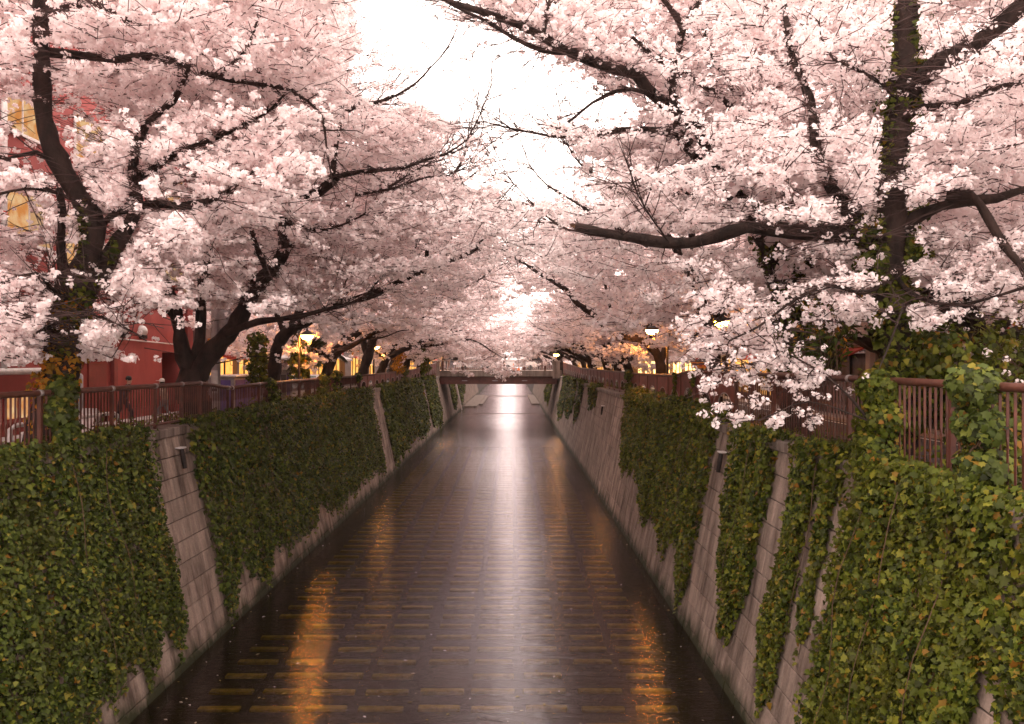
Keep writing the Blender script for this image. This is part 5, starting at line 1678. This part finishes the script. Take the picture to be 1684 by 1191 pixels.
gp = thing('guard_pipe', 'low white guard pipe beside the road behind the near bars', 'guard rail', (-10.4, 20, 4.8))
m = MB(); m.tube([(-10.4, 16.5, 4.8), (-10.4, 16.5, 5.35), (-10.4, 16.7, 5.42), (-10.4, 20.8, 5.42), (-10.4, 21.0, 5.35), (-10.4, 21.0, 4.8)], .05, 10); m.build('hoop', M['white_metal'], gp, True)
for yy in (18.0, 19.5):
    m = MB(); m.tube([(-10.4, yy, 4.8), (-10.4, yy, 5.40)], .04, 8); m.build('upright', M['white_metal'], gp, True)
fs = thing('folding_sign', 'white folding sign board standing on a red mat behind the bars', 'sign', (-10.9, 20.6, 4.5))
for s in (-1, 1):
    m = MB(); m.add([(-11.15, 20.6+s*.28, 4.56), (-10.65, 20.6+s*.28, 4.56), (-10.72, 20.6+s*.03, 5.55), (-11.08, 20.6+s*.03, 5.55),
                     (-11.15, 20.6+s*.32, 4.56), (-10.65, 20.6+s*.32, 4.56), (-10.72, 20.6+s*.06, 5.55), (-11.08, 20.6+s*.06, 5.55)],
                    [(0, 1, 2, 3), (7, 6, 5, 4), (0, 4, 5, 1), (1, 5, 6, 2), (2, 6, 7, 3), (3, 7, 4, 0)]); m.build('board', M['white_metal'], fs)
mt = MB(); mt.box(-11.6, -10.3, 18.9, 20.25, 4.504, 4.58, .02); tag(mt.build('kerb_ramp', M['red_print']), 'red kerb ramp lying in the road by the folding sign', 'ramp')
cb = MB(); cb.box(-10.9, -10.5, 17.6, 18.0, 4.50, 5.2, .03); tag(cb.build('concrete_post', M['white_metal']), 'short white block standing by the guard pipe', 'bollard')

# palms between the railing and the lamp
def palm(x, y, h, label, seed):
    g = np.random.default_rng(seed)
    e = thing('palm_tree', label, 'palm', (x, y, 4.8), 'palms on the red building bank')
    m = MB(); q = np.linspace(0, 1, 9)
    m.tube([(x+.06*math.sin(t*5), y, 4.75 + h*t) for t in q], [.15 + .03*(k % 2) for k in range(9)], 10); m.build('trunk', M['stem'], e)
    V, T_ = [], []
    fr = MB()
    b = 0
    for k in range(22):
        az = k*2.4 + g.normal()*.2; el = g.uniform(-.6, 1.25)
        d = np.array([math.cos(az)*math.cos(el), math.sin(az)*math.cos(el), math.sin(el)])
        base = np.array([x, y, 4.75+h]); L = g.uniform(.45, .8); tip = base + d*L
        fr.tube([base, base + d*L*.5 + [0, 0, .04], tip], .012, 4)
        sd = np.cross(d, [0, 0, 1]); sd /= np.linalg.norm(sd)+1e-6; up_ = np.cross(sd, d)
        for j in range(15):
            a = (j-7)/7*1.75
            rd = d*math.cos(a) + sd*math.sin(a)
            l = .62*(1-.18*abs(a))
            t_ = tip + rd*l + np.array([0, 0, -.22*l]) - up_*.05
            w_ = np.cross(rd, up_)*.035
            md = tip + rd*l*.5 - [0, 0, .02]
            V += [tip, md+w_, t_, md-w_]; T_ += [(b, b+1, b+2), (b, b+2, b+3)]; b += 4
    fr.build('stalks', M['stem'], e)['kind'] = 'stuff'
    tag(link(bpy.data.objects.new('fronds', mesh_np('fronds', V, tris=T_, mats=[M['palm']])), e), kind='stuff')
palm(-9.7, 37.6, 2.35, 'shorter fan palm close under the bowl lamp', 1)
palm(-9.6, 41.5, 2.75, 'taller dark fan palm farther along than its pair', 2)
ivy_clump('round ivy covered stump below the blossom behind the railing', [(P(424, y, 30.5), (.42, .42, .4), 1) for y in (560, 580, 600, 620)], 1200, .13, 1, 'ivy_light', seed=61)
for i, (x, y, Y) in enumerate(((492, 600, 36), (655, 590, 58), (700, 590, 68))):
    ivy_clump(['ivy wrapped stub left of the shorter palm', 'brown ivy trunk cover near the low limb', 'ivy bush by the last trees before the bridge'][i], [(P(x, y + k, Y), (.5, .5, .5), 1) for k in (-22, -4, 14)], 700, .16, 0, ['ivy', 'ivy_gold', 'ivy_light'][i], seed=62+i)
# bronze leaved shrub shoots between ivy trees
sh = thing('evergreen_shrub', 'shrub with long dark leaves and pale shoots between the two ivy trees', 'shrub', tuple(P(1350, 640, 15.5)))
g = np.random.default_rng(77)
L_, R_, C_, C2 = [], [], [], []
for k in range(26):
    p0 = P(1355, 650, 15.5) + g.normal(size=3)*[.12, .2, .02]
    p1 = P(g.uniform(1300, 1420), g.uniform(480, 570), 15.5 + g.normal()*.4)
    q = np.linspace(0, 1, 5)[:, None]
    l = p0*(1-q)+p1*q + np.array([0, 0, .15])*np.sin(q*3.14)
    L_.append(l); R_.append(np.linspace(.018, .006, 5))
    for t in g.uniform(.45, 1, 13): C_.append(l[0]*(1-t)+l[-1]*t + g.normal(size=3)*.09)
    for t in g.uniform(.9, 1.05, 5): C2.append(l[0]*(1-t)+l[-1]*t + g.normal(size=3)*.04)
V, Q = tubes_batch(np.array(L_), np.array(R_), 5); tag(link(bpy.data.objects.new('stems', mesh_np('stems', V, quads=Q, mats=[M['stem']])), sh), kind='stuff')
def long_leaves(C, mat, L, W):
    C = np.array(C); n = len(C)
    d = g.normal(size=(n, 3)) + [0, 0, .35]; d /= np.linalg.norm(d, axis=1)[:, None]
    s = np.cross(d, g.normal(size=(n, 3))); s /= np.linalg.norm(s, axis=1)[:, None]
    nn = np.cross(d, s)
    V = np.stack([C, C+d*L*.5+s*W, C+d*L-nn*L*.15, C+d*L*.5-s*W, C+d*L*.5+nn*W*.4], axis=1)
    T = np.array([(0, 1, 4), (1, 2, 4), (2, 3, 4), (3, 0, 4)])
    return mesh_np('leaf_mass', V.reshape(-1, 3), tris=(T[None]+(np.arange(n)*5)[:, None, None]).reshape(-1, 3), mats=[M[mat]])
tag(link(bpy.data.objects.new('leaf_mass', long_leaves(C_, 'ivy', .22, .035)), sh), kind='stuff')
tag(link(bpy.data.objects.new('young_shoots', long_leaves(C2, 'ivy_gold', .13, .02)), sh), kind='stuff')

# ------------------------------------------------------------------ cars, cones, people
def car(x, y, z, rz, label, paint='car_white'):
    e = thing('parked_car', label, 'car', (0, 0, 0), 'parked cars')
    W, L = .86, 2.05
    prof = [(-L, .35), (-L, .80), (-L+.15, .95), (-1.25, 1.02), (-.75, 1.50), (.95, 1.52), (1.65, 1.05), (L-.05, .92), (L, .70), (L, .35)]
    m = MB(); n = len(prof)
    V = []
    for s, w in ((-1, 1), (-1, .96), (1, .96), (1, 1)):
        pass
    for s in (-1, 1):
        for (a, b) in prof:
            tw = W*(1 - .16*max(0, (b-.95)/.57)); V.append((s*tw, a, b))
    m.add(V, [tuple(range(n-1, -1, -1)), tuple(range(n, 2*n))] + [(i, (i+1) % n, (i+1) % n+n, i+n) for i in range(n)])
    b_ = m.build('body', M[paint], None)
    parts = [b_]
    for s in (-1, 1):
        m = MB(); x_ = s*(W*.90)
        m.add([(x_-s*.0+s*.012, -.98, 1.06), (x_+s*.012, 1.30, 1.06), (x_-s*.07+s*.012, .92, 1.44), (x_-s*.07+s*.012, -.66, 1.44),
               (x_-s*.03, -.98, 1.06), (x_-s*.03, 1.30, 1.06), (x_-s*.10, .92, 1.44), (x_-s*.10, -.66, 1.44)],
              [(0, 1, 2, 3), (7, 6, 5, 4), (0, 4, 5, 1), (1, 5, 6, 2), (2, 6, 7, 3), (3, 7, 4, 0)]); parts.append(m.build('side_window', M['black_glass'], None))
    for (ya, za, yb, zb, nm) in ((-1.22, 1.06, -.80, 1.46, 'windscreen'), (1.60, 1.10, 1.02, 1.48, 'rear_window')):
        m = MB(); d = -.015 if ya < 0 else .015
        m.add([(-.70, ya+d, za+.01), (.70, ya+d, za+.01), (.62, yb+d, zb+.01), (-.62, yb+d, zb+.01), (-.70, ya-d, za-.03), (.70, ya-d, za-.03), (.62, yb-d, zb-.03), (-.62, yb-d, zb-.03)],
              [(0, 1, 2, 3), (7, 6, 5, 4), (0, 4, 5, 1), (1, 5, 6, 2), (2, 6, 7, 3), (3, 7, 4, 0)]); parts.append(m.build(nm, M['black_glass'], None))
    for s in (-1, 1):
        for yy in (-1.28, 1.28):
            m = MB(); m.tube([(s*.70, yy, .31), (s*.875, yy, .31)], .31, 16); w_ = m.build('wheel', M['tyre'], None); parts.append(w_)
        m = MB(); m.box(s*.62-.14, s*.62+.14, -L-.02, -L+.06, .62, .76, .02); parts.append(m.build('headlight', M['white_metal'], None))
        m = MB(); m.box(s*.66-.10, s*.66+.10, L-.05, L+.02, .70, .88, .02); parts.append(m.build('tail_light', M['red_print'], None))
    for p in parts: p.parent = e
    e.location = (x, y, z); e.rotation_euler = (0, 0, rz)
    return e
car(10.9, 46.0, 4.5, 0, 'white car parked behind the panels under the orange board')
car(10.9, 52.0, 4.5, 0, 'silver car parked one behind the white car', 'car_silver')
car(-11.9, 46.5, 4.5, .05, 'white car parked beyond the kiosk by the palms')
car(.8, 93.5, 5.8, math.pi/2, 'white car standing on the far bridge')
car(-4.4, 94.6, 5.8, math.pi/2, 'silver car on the far bridge near the shop side', 'car_silver')
ob = thing('orange_signboard', 'orange and red printed board on a post above the parked cars', 'sign', (10.6, 44, 6.6))
m = MB(); m.box(9.9, 11.25, 43.98, 44.04, 6.40, 7.0, .01); m.build('board', M['orange'], ob)
m = MB(); m.box(9.9, 11.25, 43.965, 43.978, 6.80, 6.98); m.build('upper_band', M['red_print'], ob)
for k in range(4):
    m = MB(); m.box(10.02+k*.3, 10.20+k*.3, 43.965, 43.978, 6.50, 6.70); m.build('printed_mark', M['red_print'], ob)
m = MB(); m.tube([(10.55, 44.08, 4.5), (10.55, 44.08, 7.9)], .06, 8); m.build('post', M['cable'], ob)
for i, x in enumerate((.15, .75)):
    e = thing('traffic_cone', ['orange cone on the bridge, nearer the shop side', 'orange cone on the bridge, nearer the pillar'][i], 'cone', (x, 90.4, 5.8), 'cones on the bridge')
    m = MB(); m.lathe((x, 90.4, 5.8), [(.16, .05), (.04, .80)], 12); m.build('cone', M['cone'], e)
    m = MB(); m.box(x-.22, x+.22, 90.18, 90.62, 5.805, 5.855, .01); m.build('base', M['cone'], e)
    m = MB(); m.lathe((x, 90.4, 5.8), [(.124, .30), (.088, .53)], 12); m.build('sleeve', M['white_metal'], e)

def person(x, y, z, rz, label, coat, legs, hat=None, stride=.3, lean=.05, h=1.66):
    """One continuous body grown from a jointed skeleton; hair, cap and bag are parts."""
    s = h/1.70
    J = {'pel': (0, 0, .93), 'bel': (0, -.02, 1.06), 'che': (0, -.03-lean, 1.26), 'nek': (0, -.05-lean*1.6, 1.43), 'chn': (0, -.085-lean*1.8, 1.52), 'hed': (0, -.07-lean*1.8, 1.62)}
    E = [('pel', 'bel'), ('bel', 'che'), ('che', 'nek'), ('nek', 'chn'), ('chn', 'hed')]
    R = {'pel': (.15, .11), 'bel': (.145, .105), 'che': (.165, .11), 'nek': (.06, .06), 'chn': (.075, .085), 'hed': (.085, .10)}
    for q, sg in (('l', 1), ('r', -1)):
        f = stride*sg
        J.update({'hip'+q: (.09*sg, 0, .88), 'kne'+q: (.10*sg, -.10-f*.5, .50), 'ank'+q: (.10*sg, -f+.10, .09+(.07 if f < 0 else 0)), 'toe'+q: (.11*sg, -f-.06, .045+(.03 if f < 0 else 0)),
                  'sho'+q: (.19*sg, -.03-lean*1.4, 1.37), 'elb'+q: (.25*sg, .04+f*.35-lean, 1.11), 'wri'+q: (.24*sg, -.08+f*.55-lean, .90), 'han'+q: (.235*sg, -.11+f*.6-lean, .82)})
        E += [('pel', 'hip'+q), ('hip'+q, 'kne'+q), ('kne'+q, 'ank'+q), ('ank'+q, 'toe'+q), ('che', 'sho'+q), ('sho'+q, 'elb'+q), ('elb'+q, 'wri'+q), ('wri'+q, 'han'+q)]
        R.update({'hip'+q: (.098, .10), 'kne'+q: (.062, .065), 'ank'+q: (.043, .048), 'toe'+q: (.045, .032), 'sho'+q: (.07, .07), 'elb'+q: (.05, .05), 'wri'+q: (.034, .034), 'han'+q: (.036, .03)})
    ks = list(J)
    me = bpy.data.meshes.new('body')
    me.from_pydata([tuple(v*s for v in J[k]) for k in ks], [(ks.index(a), ks.index(b)) for a, b in E], [])
    o = bpy.data.objects.new('body', me); COL.objects.link(o)
    md = o.modifiers.new('skin', 'SKIN')
    for i, k in enumerate(ks): me.skin_vertices[0].data[i].radius = (R[k][0]*s, R[k][1]*s)
    me.skin_vertices[0].data[0].use_root = True
    o.modifiers.new('sub', 'SUBSURF').levels = 2
    dg = bpy.context.evaluated_depsgraph_get(); dg.update()
    bm_ = bpy.data.meshes.new_from_object(o.evaluated_get(dg))
    bpy.data.objects.remove(o)
    bm_.name = 'body'
    bm_.materials.clear()
    for k in (coat, legs, 'skin', 'cable'): bm_.materials.append(M[k])
    for p in bm_.polygons:
        c = p.center/s
        p.material_index = 3 if c.z < .085 else 1 if c.z < .90 and abs(c.x) < .19 else 2 if (c.z > 1.455 or (abs(c.x) > .19 and c.z < .87)) else 0
        p.use_smooth = True
    e = thing('person', label, 'person', (x, y, z), None)
    e.rotation_euler = (0, 0, rz)
    b = bpy.data.objects.new('body', bm_); COL.objects.link(b); b.parent = e
    hx, hy, hz = (v*s for v in J['hed'])
    m = MB(); V = []
    n = 12; prof = [(.092, -.03), (.105, .02), (.100, .07), (.07, .115), (.02, .132)]
    m.lathe((hx, hy+.022*s, hz), [(a*s, c*s) for a, c in prof], n)
    q = m.build('hair' if hat is None else 'cap', M['hair' if hat is None else hat], None, True); q.parent = e
    if hat:
        m = MB(); m.box(hx-.07*s, hx+.07*s, hy-.20*s, hy-.06*s, hz+.03*s, hz+.045*s, .005); q2 = m.build('peak', M[hat], None); q2.parent = e
        m = MB(); m.lathe((hx, hy+.03*s, hz-.06*s), [(.08*s, -.03*s), (.095*s, .02*s), (.096*s, .05*s)], n); q3 = m.build('hair', M['hair'], None, True); q3.parent = e
    # face: nose, eyes, ears
    m = MB(); m.add([(hx-.014*s, hy-.098*s, hz-.035*s), (hx+.014*s, hy-.098*s, hz-.035*s), (hx, hy-.095*s, hz+.01*s), (hx, hy-.122*s, hz-.035*s)], [(0, 3, 2), (3, 1, 2), (0, 1, 3)]); q = m.build('nose', M['skin'], None); q.parent = e
    for sg in (-1, 1):
        m = MB(); m.lathe((hx+sg*.032*s, hy-.092*s, hz+.004*s), [(.002*s, -.006*s), (.008*s, 0), (.002*s, .006*s)], 6); q = m.build('eye', M['hair'], None); q.parent = e
        m = MB(); m.box(hx+sg*.088*s-.008*s, hx+sg*.088*s+.008*s, hy-.01*s, hy+.03*s, hz-.035*s, hz+.02*s, .004); q = m.build('ear', M['skin'], None); q.parent = e
    return e
person(-13.0, 26.6, 4.62, math.radians(80), 'person with black hair in dark clothes hurrying past the red wall', 'cloth_dark', 'cloth_dark', None, .34, .10, 1.62)
person(-12.9, 29.6, 4.50, math.radians(-95), 'person in tan coat and white cap nearer the pair of vents', 'cloth_tan', 'cloth_grey', 'cloth_white', .22, .04, 1.6)
person(-12.7, 31.6, 4.50, math.radians(-95), 'person in grey coat and white cap next to the dark doorway', 'cloth_grey', 'cloth_tan', 'cloth_white', .25, .04, 1.6)
person(3.15, 90.3, 5.80, math.radians(20), 'person in black standing at the bridge railing by the pillar', 'cloth_dark', 'cloth_dark', None, .10, .02, 1.7)
person(-6.9, 90.4, 5.80, math.radians(90), 'person in dark coat crossing the bridge at the shop end', 'cloth_dark', 'cloth_grey', None, .3, .04, 1.7)
person(-11.4, 60.0, 4.50, math.radians(0), 'person in pale top walking by the amber lantern', 'cloth_white', 'cloth_dark', None, .25, .03, 1.62)

ivy_clump('dark ivy bank filling the space behind the nearest railing end', [((x, y, z), (.8, .6, .6), 1) for x, y, z in ((7.3, 11.6, 5.2), (7.6, 12.6, 5.9), (8.2, 13.2, 6.6), (8.6, 12.8, 5.4), (9.0, 14.0, 7.2), (8.0, 14.4, 6.2), (9.4, 14.6, 6.0), (7.2, 12.9, 6.9))],
          4200, .105, 1, 'ivy_light', seed=90)
